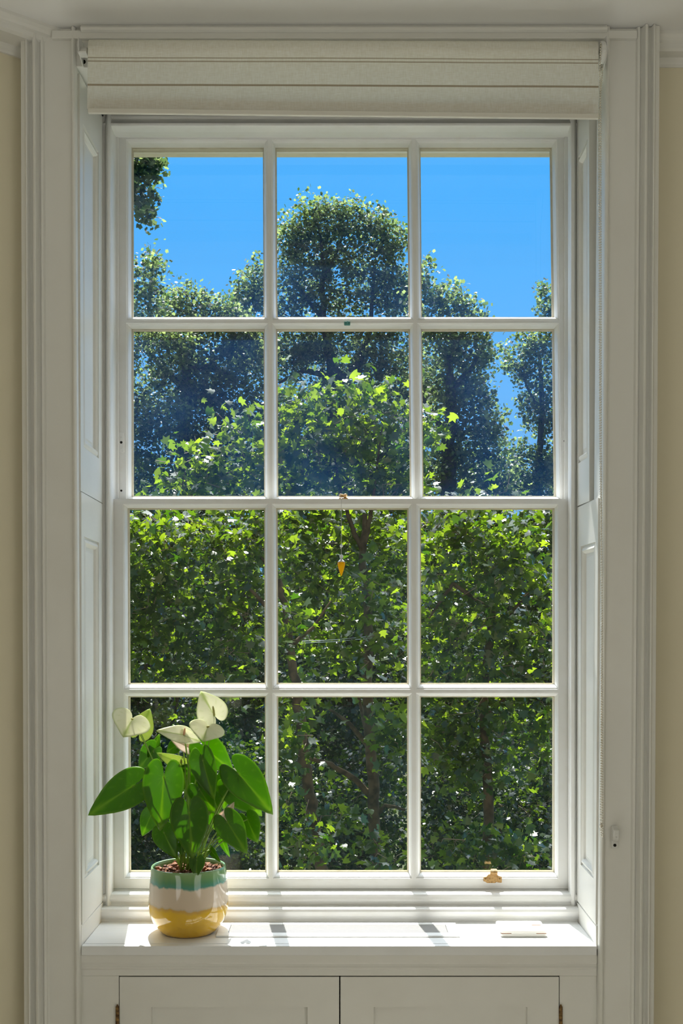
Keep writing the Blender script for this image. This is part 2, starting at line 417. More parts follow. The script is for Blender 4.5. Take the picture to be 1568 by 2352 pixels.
# cornice on the canted wall
prof = [(0.0, 0.0), (0.060, 0.0), (0.060, -0.010), (0.050, -0.018), (0.038, -0.024), (0.034, -0.034), (0.026, -0.040), (0.022, -0.052),
        (0.020, -0.066), (0.012, -0.074), (0.010, -0.088), (0.0, -0.092), (0.0, -0.10)]
prof = [(0.0, 0.0), (0.086, 0.0), (0.085, -0.007), (0.080, -0.013), (0.077, -0.019), (0.070, -0.022), (0.068, -0.032), (0.060, -0.036), (0.018, -0.038), (0.012, -0.046), (0.008, -0.050), (0.006, -0.055), (0.0, -0.055)]
def sweep2d(prof, A, B, nrm, z):
    return [[(P_.x + nrm.x * o, P_.y + nrm.y * o, z + h) for o, h in prof] for P_ in (A, B)]
m = MB(); inn = Vector((math.sin(a), -math.cos(a)))
A = p0 - d * 0.06
m.loft(sweep2d(prof, A, p0 + d * 1.5, inn, CEILZ))
struct(m.build('trim_1', M_TRIM), 'white moulded cornice along the canted wall at the left')
m = MB()
m.loft([[(x_, 2.56 - o * 0.55, CEILZ + h * 1.15) for o, h in prof] for x_ in (X(1505, 2.52), 2.2)])
struct(m.build('trim_2', M_TRIM), 'white moulded cornice on the wall right of the window')

# architrave: lofted plan profile, (px at Y=2.5, relief towards room)
def archi(cols_top, cols_bot, sgn):
    """cols: list of (px, relief)"""
    rings = []
    for zz, cols in ((0.0, cols_bot), (CEILZ - 0.001, cols_top)):
        ring = [(X(px, YF), YF - rel * (1.7 if rel > -0.01 else 1), zz) for px, rel in cols]
        ring += [(X(cols[-1][0], YF), 2.58, zz), (X(cols[0][0], YF), 2.58, zz)]
        rings.append(ring)
    return rings
LC = [(50, -0.02), (50, 0.004), (61, 0.006), (64, 0.010), (67, 0.009), (69, 0.002), (75, 0.001), (80, 0.009), (86, 0.010), (90, 0.001), (93, -0.001),
      (96, 0.003), (101, 0.002), (104, -0.002), (160, -0.002), (165, -0.002), (168, 0.003), (172, 0.004), (176, 0.001), (177, -0.004)]
def shiftcols(c, a0, a1, b0, b1):
    return [(b0 + (p - a0) * (b1 - b0) / (a1 - a0), r) for p, r in c]
m = MB(); m.loft(archi(shiftcols(LC, 50, 177, 49, 174), shiftcols(LC, 50, 177, 59, 187), 1))
struct(bevel(m.build('trim_3', M_TRIM), 0.0015, 2, 30), 'white moulded architrave left of the window')
RC = [(-p, r) for p, r in LC][::-1]
m = MB(); m.loft(archi(shiftcols(RC, -177, -50, 1390, 1513), shiftcols(RC, -177, -50, 1369, 1496), 1))
struct(bevel(m.build('trim_4', M_TRIM), 0.0015, 2, 30), 'white moulded architrave right of the window')
# window head: fascia, bead and upper board
m = MB()
xl, xr = X(166, YF), X(1398, YF)
m.box(xl, xr, YF + 0.004, 2.60, SOFZ - 0.002, CEILZ)
m.box(X(120, YF), X(1462, YF), YF - 0.006, YF + 0.006, Z(91, YF), Z(72, YF))
hp = [(YF + 0.004, CEILZ), (YF - 0.010, CEILZ), (YF - 0.018, Z(66, 2.49)), (YF - 0.016, Z(71, 2.49)), (YF - 0.009, Z(73.5, 2.49)), (YF - 0.004, Z(78, 2.5)), (YF + 0.004, Z(78, 2.5))]
m.loft([[(x_, y_, z_) for y_, z_ in hp] for x_ in (X(188, YF), X(1392, YF))])
struct(bevel(m.build('trim_5', M_TRIM), 0.002), 'white moulded window head board under the ceiling')
m = MB(); m.box(OPX0, OPX1, 2.575, 2.74, SOFZ, SOFZ + 0.02); struct(m.build('trim_6', M_TRIM), 'white soffit of the window recess')

# ---------------------------------------------------------------- window
win = empty('window_1', (0, 2.78, SILLZ)); struct(win, 'tall white sash window with twelve panes')
m = MB()
JX0, JX1, HZ = -0.5835, 0.5868, EZ + 1.262
# jamb linings with staff bead profile, outer linings and head
def jamb(pts, z0=SILLZ, z1=SOFZ): m.loft([[(x_, y_, z0) for x_, y_ in pts], [(x_, y_, z1) for x_, y_ in pts]])
lj = [(-0.658, 2.738), (-0.599, 2.738), (X(241.5, 2.742), 2.740), (X(243, 2.735), 2.734), (X(247, 2.73), 2.729), (X(250, 2.73), 2.731), (X(253.5, 2.735), 2.735), (X(256, 2.74), 2.741),
      (X(257.5, 2.755), 2.757), (X(257.5, 2.755), 2.772), (JX0, 2.774), (JX0, 2.816), (JX0 + 0.007, 2.816), (JX0 + 0.007, 2.823), (JX0, 2.823), (JX0, 2.915), (-0.658, 2.915)]
jamb(lj)
rj = [(0.653, 2.738), (0.5925, 2.738), (X(1323, 2.742), 2.740), (X(1321, 2.735), 2.734), (X(1318, 2.73), 2.730), (X(1312, 2.73), 2.733), (X(1308.5, 2.74), 2.742),
      (X(1307, 2.755), 2.757), (X(1307, 2.755), 2.772), (JX1, 2.774), (JX1, 2.816), (JX1 - 0.010, 2.816), (JX1 - 0.010, 2.823), (JX1, 2.823), (JX1, 2.915), (0.653, 2.915)]
jamb(rj)
hd = [(2.738, SOFZ + 0.02), (2.738, Z(268, 2.738)), (2.744, Z(273, 2.744)), (2.736, Z(283, 2.736)), (2.738, Z(289, 2.738)), (2.745, Z(292.5, 2.745)),
      (2.772, Z(292.5, 2.745)), (2.774, HZ), (2.862, HZ + 0.012), (2.915, HZ + 0.006), (2.915, SOFZ + 0.04)]
m.loft([[(x_, y_, z_) for y_, z_ in hd] for x_ in (-0.655, 0.65)])
# stepped inner sill beads
s1 = [(2.775, EZ - 0.6705), (2.741, EZ - 0.6708), (2.736, EZ - 0.6725), (2.733, EZ - 0.677), (2.732, EZ - 0.684), (2.735, EZ - 0.690), (2.738, EZ - 0.693),
      (2.738, EZ - 0.7000), (2.714, EZ - 0.7005), (2.7095, EZ - 0.703), (2.7075, EZ - 0.709), (2.710, EZ - 0.720), (2.716, EZ - 0.730), (2.716, SILLZ - 0.02), (2.775, SILLZ - 0.02)]
m.loft([[(x_, y_, z_) for y_, z_ in s1] for x_ in (-0.600, 0.593)])
# outer stone-grey sill
m.box(-0.655, 0.65, 2.775, 2.99, SILLZ - 0.02, EZ - 0.668)
bevel(m.build('window_frame', M_SASH, win), 0.0008, 1, 50)

# exterior cream head lining seen through the top of the panes
m = MB(); m.loft([[(x_, 2.905, EZ + 1.2665 + 0.0035 * (x_ + 0.58)), (x_, 2.99, EZ + 1.290), (x_, 2.99, EZ + 1.37), (x_, 2.905, EZ + 1.37)] for x_ in (-0.70, 0.70)])
m.build('window_head', M_PUTTY, win)

OV = [(0.0, 0.0), (0.10, 0.0), (0.16, 0.10), (0.42, 0.16), (0.68, 0.34), (0.86, 0.62), (0.90, 0.86), (1.0, 1.0)]
def sash(name, outer, ocol, orow, gcol, grow, Yf, Yg, Yb, warp):
    m = MB()
    x0, x1, y0, y1 = outer
    def grid(holes_c, holes_r, Y, mi, o):
        xs = [o[0]] + [v for c in holes_c for v in c] + [o[1]]
        ys = [o[2]] + [v for r in holes_r for v in r] + [o[3]]
        for i in range(len(xs) - 1):
            for j in range(len(ys) - 1):
                if i % 2 == 1 and j % 2 == 1: continue
                q = [(xs[i], ys[j]), (xs[i + 1], ys[j]), (xs[i + 1], ys[j + 1]), (xs[i], ys[j + 1])]
                m.add([W(*warp(*p), Y) for p in q], [(0, 1, 2, 3)], mi)
    grid(ocol, orow, Yf, 0, outer)
    # back: inset 3 mm, in world units
    ins = 0.0030 * F / Yg
    def wpx(p, Y0_, Y1_):  # pixel at Y0 -> pixel at Y1 for same world point
        return p
    for oc, gc in zip(ocol, gcol):
        for orr, gr in zip(orow, grow):
            fr = [W(*warp(*p), Yf) for p in ((oc[0], orr[0]), (oc[1], orr[0]), (oc[1], orr[1]), (oc[0], orr[1]))]
            gl = [W(*warp(*p), Yg) for p in ((gc[0], gr[0]), (gc[1], gr[0]), (gc[1], gr[1]), (gc[0], gr[1]))]
            rings = []
            for l, dd in OV:
                rings.append([(f[0] + (g[0] - f[0]) * l, f[1] + (g[1] - f[1]) * dd, f[2] + (g[2] - f[2]) * l) for f, g in zip(fr, gl)])
            m.loft(rings, True, False, 0)
            g2 = [W(*warp(*p), Yg) for p in ((gc[0] + ins, gr[0] + ins), (gc[1] - ins, gr[0] + ins), (gc[1] - ins, gr[1] - ins), (gc[0] + ins, gr[1] - ins))]
            sh = [(g[0], Yg + 0.003, g[2]) for g in gl]
            sh2 = [(g[0], Yg + 0.003, g[2]) for g in g2]
            bk = [(g[0] + (b_[0] - g[0]) * 0.2, Yb, g[2] + (b_[2] - g[2]) * 0.2) for g, b_ in zip(g2, fr)]
            m.loft([gl, sh, sh2, bk], True, False, 1)
    # outer edges and a plain back
    c = [W(*warp(*p), Yf) for p in ((x0, y0), (x1, y0), (x1, y1), (x0, y1))]
    cb = [(p[0], Yb, p[2]) for p in c]
    m.loft([c, cb], True, False, 0)
    # back face
    xs = []
    def bw(px, py):
        q = W(*warp(px, py), Yg); return q
    bc = []
    gx = [(g[0] + ins, g[1] - ins) for g in gcol]; gy = [(g[0] + ins, g[1] - ins) for g in grow]
    XS = [None] + [v for c_ in gx for v in c_] + [None]; YS = [None] + [v for r_ in gy for v in r_] + [None]
    def pt(i, j):
        xa = XS[i] if XS[i] is not None else (x0 if i == 0 else x1)
        ya = YS[j] if YS[j] is not None else (y0 if j == 0 else y1)
        edge_x = XS[i] is None; edge_y = YS[j] is None
        p = W(*warp(xa, ya), Yg)
        pf = W(*warp(xa, ya), Yf)
        return (pf[0] if edge_x else p[0], Yb, pf[2] if edge_y else p[2])
    for i in range(len(XS) - 1):
        for j in range(len(YS) - 1):
            if i % 2 == 1 and j % 2 == 1: continue
            m.add([pt(i, j), pt(i + 1, j), pt(i + 1, j + 1), pt(i, j + 1)], [(0, 3, 2, 1)], 1)
    o = m.build(name, [M_SASH, M_PUTTY], win, recalc=False)
    # glass, one mesh of six panes with thickness
    return o

wu = lambda x, y: (302 + (x - 302) * (1 + 0.0100 * (y - 345) / 800.0), y)
wl = lambda x, y: (x + 4 * max(0, (y - 1175)) / 825.0 * max(0.0, 1 - abs(x - 450) / 500.0), y)
up = sash('upper_sash', (268, 1304, 290, 1166), [(289, 616), (622, 947), (953.5, 1280)], [(319, 736.5), (741, 1150)],
          [(302, 606), (632, 938), (963, 1267)], [(339, 730), (755.5, 1141.5)], 2.823, 2.852, 2.868, wu)
lo = sash('lower_sash', (257, 1308, 1146, 2041), [(282, 616), (623, 946), (954, 1282)], [(1156.5, 1585), (1590.5, 2018.5)],
          [(293, 609), (634, 938), (964, 1273)], [(1167, 1572), (1599, 2004)], 2.775, 2.802, 2.817, wl)
def panes(cols, rows, Y, warp, mt, par):
    m = MB()
    for c in cols:
        for r in rows:
            P_ = [W(*warp(*p), Y) for p in ((c[0] - 3, r[0] - 3), (c[1] + 3, r[0] - 3), (c[1] + 3, r[1] + 3), (c[0] - 3, r[1] + 3))]
            m.add(P_, [(0, 1, 2, 3)])
    o = m.build('glass', mt, None, recalc=False); o.parent = par
    o.location = (0, 0, 0)
    return o
# sashes sit in the window's local frame already; the glass is a child of each sash
panes([(302, 606), (632, 938), (963, 1267)], [(339, 730), (755.5, 1141.5)], 2.8535, wu, M_GLASS_UP, up)
panes([(293, 609), (634, 938), (964, 1273)], [(1167, 1572), (1599, 2004)], 2.8035, wl, M_GLASS_LO, lo)

def sub(m, name, mt, par, label=None, **k):
    o = m.build(name, mt, None, **k); o.parent = par
    if label: o['label'] = label
    return o
# stop plates and holes in the upper sash
for px0, px1, py0, py1 in ((271.5, 285, 993, 1038), (1291, 1303, 990, 1035)):
    m = MB(); Yp = 2.8205
    m.box(X(px0, Yp), X(px1, Yp), Yp, 2.8235, Z(py1, Yp), Z(py0, Yp), 0)
    cx_, cz_ = X((px0 + px1) / 2, Yp), Z(py0 + 23, Yp)
    m.lathe([(0.0001, -0.0006), (0.0035, -0.0006), (0.0035, 0.001)], (cx_, Yp, cz_), 12, 1, 'y')
    for dz in (0.0135, -0.0155): m.lathe([(0.0001, -0.0004), (0.0013, -0.0004), (0.0013, 0.001)], (cx_, Yp, cz_ + dz), 8, 2, 'y')
    bevel(sub(m, 'stop_plate', [M_SASH, M_DARK, M_STEEL], up, 'painted plate with a dark hole'), 0.0006, 1)
m = MB()
for px, py in ((278.5, 1127), (1299, 1139)):
    m.lathe([(0.0001, -0.0006), (0.0028, -0.0006), (0.0028, 0.001)], (X(px, 2.823), 2.8228, Z(py, 2.823)), 12, 0, 'y')
sub(m, 'screw_hole', M_DARK, up, 'dark drilled hole')
m = MB(); Yk = 2.815
m.box(X(790, Yk), X(804, Yk), Yk - 0.002, 2.824, Z(746, Yk), Z(738.5, Yk)); m.ball((X(797, Yk), Yk, Z(741, Yk)), 0.004)
bevel(sub(m, 'blue_tack', M_BLUE, up, 'blue green lump stuck on the glazing bar'), 0.002, 2)
# brass sash lift on the bottom rail
m = MB(); Yh = 2.772
pl = [(1110, 2014), (1117, 2013), (1122, 2009), (1141, 2009), (1145, 2012), (1152, 2014), (1152, 2027), (1148, 2027.5), (1139, 2026), (1137, 2028), (1118, 2028), (1114, 2025), (1110, 2024)]
m.loft([[(X(p[0], Yh), y_, Z(p[1], Yh)) for p in pl] for y_ in (Yh - 0.0015, Yh + 0.0035)])
hk = [(2.771, 2013), (2.764, 2010), (2.754, 2008.5), (2.746, 2006), (2.742, 2001), (2.742, 1997), (2.745, 1995.5)]
th = 0.0028
rg = []
for k, (y_, pz) in enumerate(hk):
    z_ = Z(pz, 2.76); w_ = 0.0112 - 0.0006 * k
    xc = X(1132, 2.76)
    rg.append([(xc - w_, y_, z_), (xc + w_, y_, z_), (xc + w_, y_ + th, z_ + th * 0.9), (xc - w_, y_ + th, z_ + th * 0.9)])
m.loft(rg)
for px in (1114.5, 1147): m.lathe([(0.0001, -0.001), (0.0022, -0.001), (0.0022, 0.001)], (X(px, Yh), Yh - 0.0016, Z(2018, Yh)), 10, 1, 'y')
bevel(sub(m, 'sash_lift', [M_BRASS, M_BRASSD], lo, 'brass sash lift hook'), 0.0008, 2)
# brass fastener on the meeting rail
m = MB(); zt = Z(1146, 2.775)
m.box(X(778, 2.79), X(799, 2.79), 2.783, 2.800, zt, zt + 0.0035)
m.lathe([(0.001, 0), (0.0045, 0.0), (0.0045, 0.003), (0.0025, 0.005), (0.005, 0.009), (0.0045, 0.012), (0.001, 0.0135)], (X(793, 2.79), 2.792, zt + 0.002), 12)
m.tube([(X(793, 2.79), 2.792, zt + 0.009), (X(786, 2.79), 2.788, zt + 0.0095), (X(780, 2.79), 2.785, zt + 0.0095)], [0.003, 0.0045, 0.0055], 10)
sub(m, 'sash_fastener', M_BRASS, lo, 'brass fastener knob on the meeting rail', smooth=False)

# inner sill board with nosing and groove
m = MB()
xl_ = -0.5985; xr_ = 0.5885
m.box(xl_, xr_, 2.5285, 2.72, SILLZ - 0.022, SILLZ)
m.box(xl_ - 0.001, xr_ - 0.0005, 2.508, 2.5272, SILLZ - 0.022, SILLZ - 0.0004)
m.box(xl_, xr_, 2.52, 2.54, SILLZ - 0.02, SILLZ - 0.004)
bevel(m.build('window_sill', M_SILL, win), 0.0012, 2)
# low side boards below the shutters
for s_, xa, xn in ((-1, -0.5985, -0.6000), (1, 0.5905, 0.5870)):
    m = MB()
    q = [(xa, 2.735), (xn, 2.512), (xn + s_ * 0.03, 2.512), (xa + s_ * 0.03, 2.735)]
    m.loft([[(x_, y_, SILLZ - 0.01) for x_, y_ in q], [(x_, y_, EZ - 0.691) for x_, y_ in q]])
    bevel(m.build('side_board', M_TRIM, win), 0.001, 1)

# ---------------------------------------------------------------- shutters
def shutter(label, far, near_t, near_b, zf, zn, thick, side, ru=(0.19, 0.88), rv=(0.085, 0.085), groove=True):
    """far=(x,Y) ; near_t / near_b = (x,Y) at top / bottom ; zf=(z0,z1) far heights ; zn = near heights"""
    n_out = Vector((side, 0, 0))
    L = 0.22
    def P(u, v, dd):
        x_n = near_b[0] + (near_t[0] - near_b[0]) * v; y_n = near_b[1] + (near_t[1] - near_b[1]) * v
        x = far[0] + (x_n - far[0]) * u; y = far[1] + (y_n - far[1]) * u
        z0 = zf[0] + (zn[0] - zf[0]) * u; z1 = zf[1] + (zn[1] - zf[1]) * u
        t = Vector((x_n - far[0], y_n - far[1])).normalized()
        nn = Vector((t.y, -t.x)) * (1 if side < 0 else -1)   # pointing into the opening
        if nn.x * side > 0: nn = -nn
        return (x + nn.x * dd, y + nn.y * dd, z0 + (z1 - z0) * v)
    H = zf[1] - zf[0]
    mo = 0.030; rings = []
    u0, u1, v0, v1 = ru[0], ru[1], rv[0] / H, 1 - rv[1] / H
    for ins, dep in ((0, 0), (0.000, -0.005), (0.004, -0.0045), (0.008, -0.001), (0.013, 0.0005), (0.018, -0.004), (0.020, -0.009), (0.028, -0.009), (0.032, -0.0075)):
        rings.append((u0 + ins / L, u1 - ins / L, v0 + ins / H, v1 - ins / H, dep))
    m = MB(); m.panel(P, (0, 1, 0, 1), rings, thick)
    o = m.build('window_shutter', M_TRIM)
    tag(o, label, 'shutter'); bevel(o, 0.0008, 1, 45)
    return o
zsm_l = (Z(1157, 2.733), Z(1128.5, 2.515))
zsm_r = (Z(1164, 2.733), Z(1141, 2.515))
zb = EZ - 0.690
shutter('white panelled upper shutter folded in the left window recess', (-0.5988, 2.733), (-0.6045, 2.515), (-0.6020, 2.515), (zsm_l[0] + 0.0012, SOFZ - 0.012), (zsm_l[1] + 0.0012, SOFZ - 0.012), 0.026, -1, rv=(0.105, 0.105))
shutter('white panelled lower shutter folded in the left recess behind the potted plant', (-0.5988, 2.733), (-0.6010, 2.515), (-0.5985, 2.515), (zb + 0.002, zsm_l[0] - 0.0012), (zb + 0.002, zsm_l[1] - 0.0012), 0.026, -1, rv=(0.10, 0.10))
shutter('white panelled upper shutter standing ajar in the right window recess', (0.5915, 2.733), (X(1352.5, 2.60), 2.60), (X(1353, 2.60), 2.60), (zsm_r[0] + 0.002, SOFZ - 0.012), (Z(1153, 2.60) + 0.002, SOFZ - 0.012), 0.030, 1, ru=(0.10, 0.86), rv=(0.105, 0.105))
shutter('white panelled lower shutter folded in the right recess behind the bead chain', (0.5915, 2.733), (0.5930, 2.515), (0.5870, 2.515), (zb + 0.002, zsm_r[0] - 0.002), (zb + 0.002, zsm_r[1] - 0.002), 0.026, 1, ru=(0.19, 0.88), rv=(0.10, 0.10))

# ---------------------------------------------------------------- cupboard under the sill
YC = 2.512
cup = empty('window_cupboard', (0, 2.6, 0)); tag(cup, 'white painted two door cupboard built in below the sill', 'cupboard')
m = MB(); cx0, cx1 = X(184, YC), X(1371, YC)
zt, zb_ = SILLZ - 0.022, 0.08
za = Z(2242, YC); dx0, dx1 = X(272, YC), X(1285.5, YC)
ap = [(2.60, zt), (YC, zt), (YC, Z(2212, YC)), (YC + 0.003, Z(2214, YC)), (YC + 0.001, Z(2219, YC)), (YC - 0.002, Z(2224, YC)), (YC + 0.003, Z(2228, YC)), (YC + 0.002, za), (2.60, za)]
m.loft([[(x_, y_, z_) for y_, z_ in ap] for x_ in (cx0, cx1)])
m.box(cx0, dx0, YC + 0.003, 2.60, zb_, za); m.box(dx1, cx1, YC + 0.003, 2.60, zb_, za)
m.box(cx0, cx1, YC + 0.003, 2.60, 0.0, zb_); m.box(dx0, dx1, 2.56, 2.60, zb_, za, 1)
bevel(m.build('face_frame', [M_TRIM, M_DARK], cup), 0.001, 1)
for x0, x1, hxp, s_, p0_, p1_, dtop in ((274, 778.5, 269.5, -1, 347, 706, 0), (781.5, 1283.5, 1287.5, 1, 858, 1211, 0)):
    m = MB(); xa, xb = X(x0, YC), X(x1, YC); ztop = Z(2245.0, YC); zbot = zb_ + 0.003
    P = lambda u, v, dd: (u, YC + 0.003 - dd, v)
    ri = []
    u0, u1, v1, v0 = X(p0_, YC), X(p1_, YC), Z(2314, YC), zbot + 0.08
    for ins, dep in ((0, 0), (0.0, -0.004), (0.001, -0.010), (0.003, -0.011)):
        ri.append((u0 + ins, u1 - ins, v0 + ins, v1 - ins, dep))
    m.panel(P, (xa, xb, zbot, ztop), ri, 0.022)
    dr = m.build('door', M_TRIM, cup); bevel(dr, 0.001, 1)
    m = MB(); hx_ = X(hxp, YC)
    for a_, b_ in ((2312, 2332), (2333, 2356), (2357, 2380)):
        m.lathe([(0.0005, 0), (0.0042, 0), (0.0042, Z(a_, YC) - Z(b_, YC)), (0.0005, Z(a_, YC) - Z(b_, YC))], (hx_, YC + 0.000, Z(b_, YC)), 10)
    m.lathe([(0.0005, 0), (0.003, 0), (0.002, 0.004), (0.0005, 0.005)], (hx_, YC, Z(2312, YC)), 10)
    sub(m, 'hinge', M_BRASSD, dr, 'tarnished brass hinge')

# ---------------------------------------------------------------- roller blind
bl = empty('roller_blind', (0, 2.47, Z(116, 2.47))); tag(bl, 'cream linen roller blind rolled up at the top of the window', 'blind')
bx0, bx1 = X(202, 2.447), X(1374, 2.447)
rollr = 0.0235; ry, rz = 2.4705, Z(118, 2.47)
def tl(x): return -0.0040 * (x - bx0) / (bx1 - bx0)
m = MB(); seg = 28
rings = []
N = 24
for k in range(N + 1):
    x = bx0 + (bx1 - bx0) * k / N
    rings.append([(x, ry + rollr * math.cos(t), rz + tl(x) + rollr * math.sin(t)) for t in [2 * math.pi * j / seg for j in range(seg)]])
m.loft(rings)
m.build('fabric_roll', M_FABRIC, bl, smooth=True)
m = MB()
zbot_l, zbot_r = Z(250, 2.447), Z(262, 2.447)
rows = 14; g = []
for j in range(rows + 1):
    row = []
    for k in range(N + 1):
        u = k / N; x = bx0 + (bx1 - bx0) * u
        z0 = rz + tl(x); z1 = zbot_l + (zbot_r - zbot_l) * u
        v = j / rows
        y = 2.4465 + 0.0006 * math.sin(u * 9 + v * 3)
        xx = x + (-0.002 * v if k == 0 else 0)
        row.append((xx, y, z0 + (z1 - z0) * v))
    g.append(row)
m.loft(g, closed=False, caps=False)
m.build('fabric', M_FABRIC, bl, smooth=True, recalc=False)
m = MB()
m.loft([[(x, 2.4478, zz + 0.0005), (x, 2.455, zz + 0.0005), (x, 2.455, zz + 0.0215), (x, 2.4478, zz + 0.0215)]
        for x, zz in ((bx0 + 0.002, zbot_l), (bx1 - 0.009, zbot_r))])
m.build('hem_bar', M_HEM, bl)
m = MB()
m.loft([[(x, 2.4445, zz - 0.0095), (x, 2.453, zz - 0.0095), (x, 2.4535, zz + 0.0008), (x, 2.4445, zz + 0.0008)]
        for x, zz in ((bx0, zbot_l), (bx1, zbot_r - 0.001))])
bevel(m.build('bottom_edge', M_HEM, bl), 0.001, 2)
# left bracket
m = MB()
xb = X(183, 2.47)
bp = [(2.502, Z(93, 2.49)), (2.45, Z(96, 2.47)), (2.45, Z(116, 2.47)), (2.470, Z(131, 2.47)), (2.49, Z(150, 2.49)), (2.502, Z(150, 2.49))]
m.loft([[(x_, y_, z_) for y_, z_ in bp] for x_ in (xb, xb + 0.0022)])
m.box(xb, X(201, 2.49), 2.4985, 2.502, Z(153, 2.495), Z(95, 2.495))
m.lathe([(0.0001, -0.001), (0.0048, -0.001), (0.0048, 0.001)], (X(192, 2.498), 2.498, Z(142, 2.498)), 14, 1, 'y')
m.lathe([(0.0085, 0.0), (0.0085, 0.016)], (xb + 0.002, ry, rz), 16, 2, 'x', True)
m.box(xb, X(200, 2.46), 2.452, 2.475, Z(125, 2.46), Z(121, 2.46))
bevel(m.build('bracket', [M_METAL, M_DARK, M_STEEL], bl), 0.0006, 1)
# right bracket and chain drive
m = MB()
x0 = X(1375.5, 2.47)
m.lathe([(0.004, 0), (0.022, 0.0), (0.0235, 0.003), (0.0235, 0.0095), (0.022, 0.0125), (0.004, 0.0125)], (x0, ry, rz - 0.003), 24, 0, 'x')
bp = [(2.502, Z(89, 2.49)), (2.452, Z(91, 2.47)), (2.448, Z(122, 2.47)), (2.462, Z(142, 2.47)), (2.485, Z(158, 2.49)), (2.502, Z(160, 2.49))]
m.loft([[(x_, y_, z_) for y_, z_ in bp] for x_ in (x0 + 0.0125, x0 + 0.0148)])
m.box(x0, x0 + 0.0145, 2.4985, 2.503, Z(161, 2.495), Z(92, 2.495))
bevel(m.build('bracket', M_METAL, bl), 0.0008, 1)
# bead chain
def bead_mesh(r):
    t = (1 + 5 ** 0.5) / 2
    v = [Vector(p).normalized() * r for p in ((-1, t, 0), (1, t, 0), (-1, -t, 0), (1, -t, 0), (0, -1, t), (0, 1, t), (0, -1, -t), (0, 1, -t), (t, 0, -1), (t, 0, 1), (-t, 0, -1), (-t, 0, 1))]
    f = [(0, 11, 5), (0, 5, 1), (0, 1, 7), (0, 7, 10), (0, 10, 11), (1, 5, 9), (5, 11, 4), (11, 10, 2), (10, 7, 6), (7, 1, 8), (3, 9, 4), (3, 4, 2), (3, 2, 6), (3, 6, 8), (3, 8, 9), (4, 9, 5), (2, 4, 11), (6, 2, 10), (8, 6, 7), (9, 8, 1)]
    # one subdivision
    cache = {}; nf = []
    def mid(a_, b_):
        k = (min(a_, b_), max(a_, b_))
        if k not in cache: v.append(((v[a_] + v[b_]) / 2).normalized() * r); cache[k] = len(v) - 1
        return cache[k]
    for a_, b_, c_ in f:
        ab, bc_, ca = mid(a_, b_), mid(b_, c_), mid(c_, a_)
        nf += [(a_, ab, ca), (b_, bc_, ab), (c_, ca, bc_), (ab, bc_, ca)]
    return v, nf
bv, bf = bead_mesh(0.00205)
m = MB()
def strand(pts, sp=0.0058, off=0.0):
    pts = [Vector(p) for p in pts]; acc = off
    for a_, b_ in zip(pts[:-1], pts[1:]):
        L = (b_ - a_).length
        while acc < L:
            c = a_ + (b_ - a_) * (acc / L); m.add([tuple(c + q) for q in bv], bf); acc += sp
        acc -= L
    m.tube(pts, 0.0005, 5)
yc1 = 2.4475; zc_top = Z(100, yc1)
strand([(X(1379.5, yc1), yc1, zc_top), (X(1377, yc1), yc1, Z(165, yc1)), (X(1378.8, yc1), yc1, Z(262, yc1)), (X(1379.5, yc1), yc1, Z(1000, yc1)), (X(1381.5, yc1), yc1, Z(1400, yc1)), (X(1379, yc1), yc1, Z(1896, yc1)), (X(1381, yc1), yc1 + 0.004, Z(1921, yc1))])
yc2 = 2.494
strand([(X(1384, yc2), yc2, Z(104, yc2)), (X(1381, yc2), yc2 - 0.006, Z(170, yc2)), (X(1373.5, yc2), yc2 - 0.006, Z(270, yc2)), (X(1376, yc2), yc2 - 0.004, Z(1000, yc2)), (X(1381.5, 2.488), 2.486, Z(1400, 2.488)), (X(1382.5, 2.46), 2.46, Z(1890, 2.46)), (X(1383.5, 2.455), 2.455, Z(1921, 2.455))], off=0.003)
m.build('pull_chain', M_CHAIN, bl, smooth=True, recalc=False)
m = MB(); c = W(1379.8, 1896, 2.449)
m.lathe([(0.001, -0.006), (0.0032, -0.0035), (0.0032, 0.0035), (0.001, 0.006)], c, 10)
m.build('chain_connector', M_CHAIN, bl, smooth=True)

# chain holder on the right architrave
Yb_ = 2.499
hk = empty('chain_holder', (X(1411, Yb_), Yb_, Z(1925, Yb_))); tag(hk, 'small white chain holder bracket screwed to the right architrave', 'bracket')
m = MB()
m.box(X(1403.5, Yb_), X(1418.5, Yb_), 2.497, 2.5025, Z(1949, Yb_), Z(1900, Yb_))
tp = [(2.500, Z(1896, Yb_)), (2.484, Z(1904, Yb_)), (2.482, Z(1909, Yb_)), (2.486, Z(1926, Yb_)), (2.494, Z(1931, Yb_)), (2.500, Z(1932, Yb_))]
m.loft([[(x_, y_, z_) for y_, z_ in tp] for x_ in (X(1404.5, Yb_), X(1417.5, Yb_))])
bevel(m.build('holder_body', M_METAL, hk), 0.0015, 3)
m = MB(); m.lathe([(0.0001, -0.0008), (0.0036, -0.0008), (0.0036, 0.001)], (X(1411, Yb_), 2.4968, Z(1941, Yb_)), 14, 0, 'y')
o = m.build('screw_hole', M_DARK, hk, ); o['label'] = 'dark screw hole'
m = MB(); m.lathe([(0.0001, -0.0012), (0.0016, -0.001), (0.0022, 0.001)], (X(1411.5, Yb_), 2.4845, Z(1920, Yb_)), 12, 0, 'y')
m.build('stud', M_STEEL, hk)

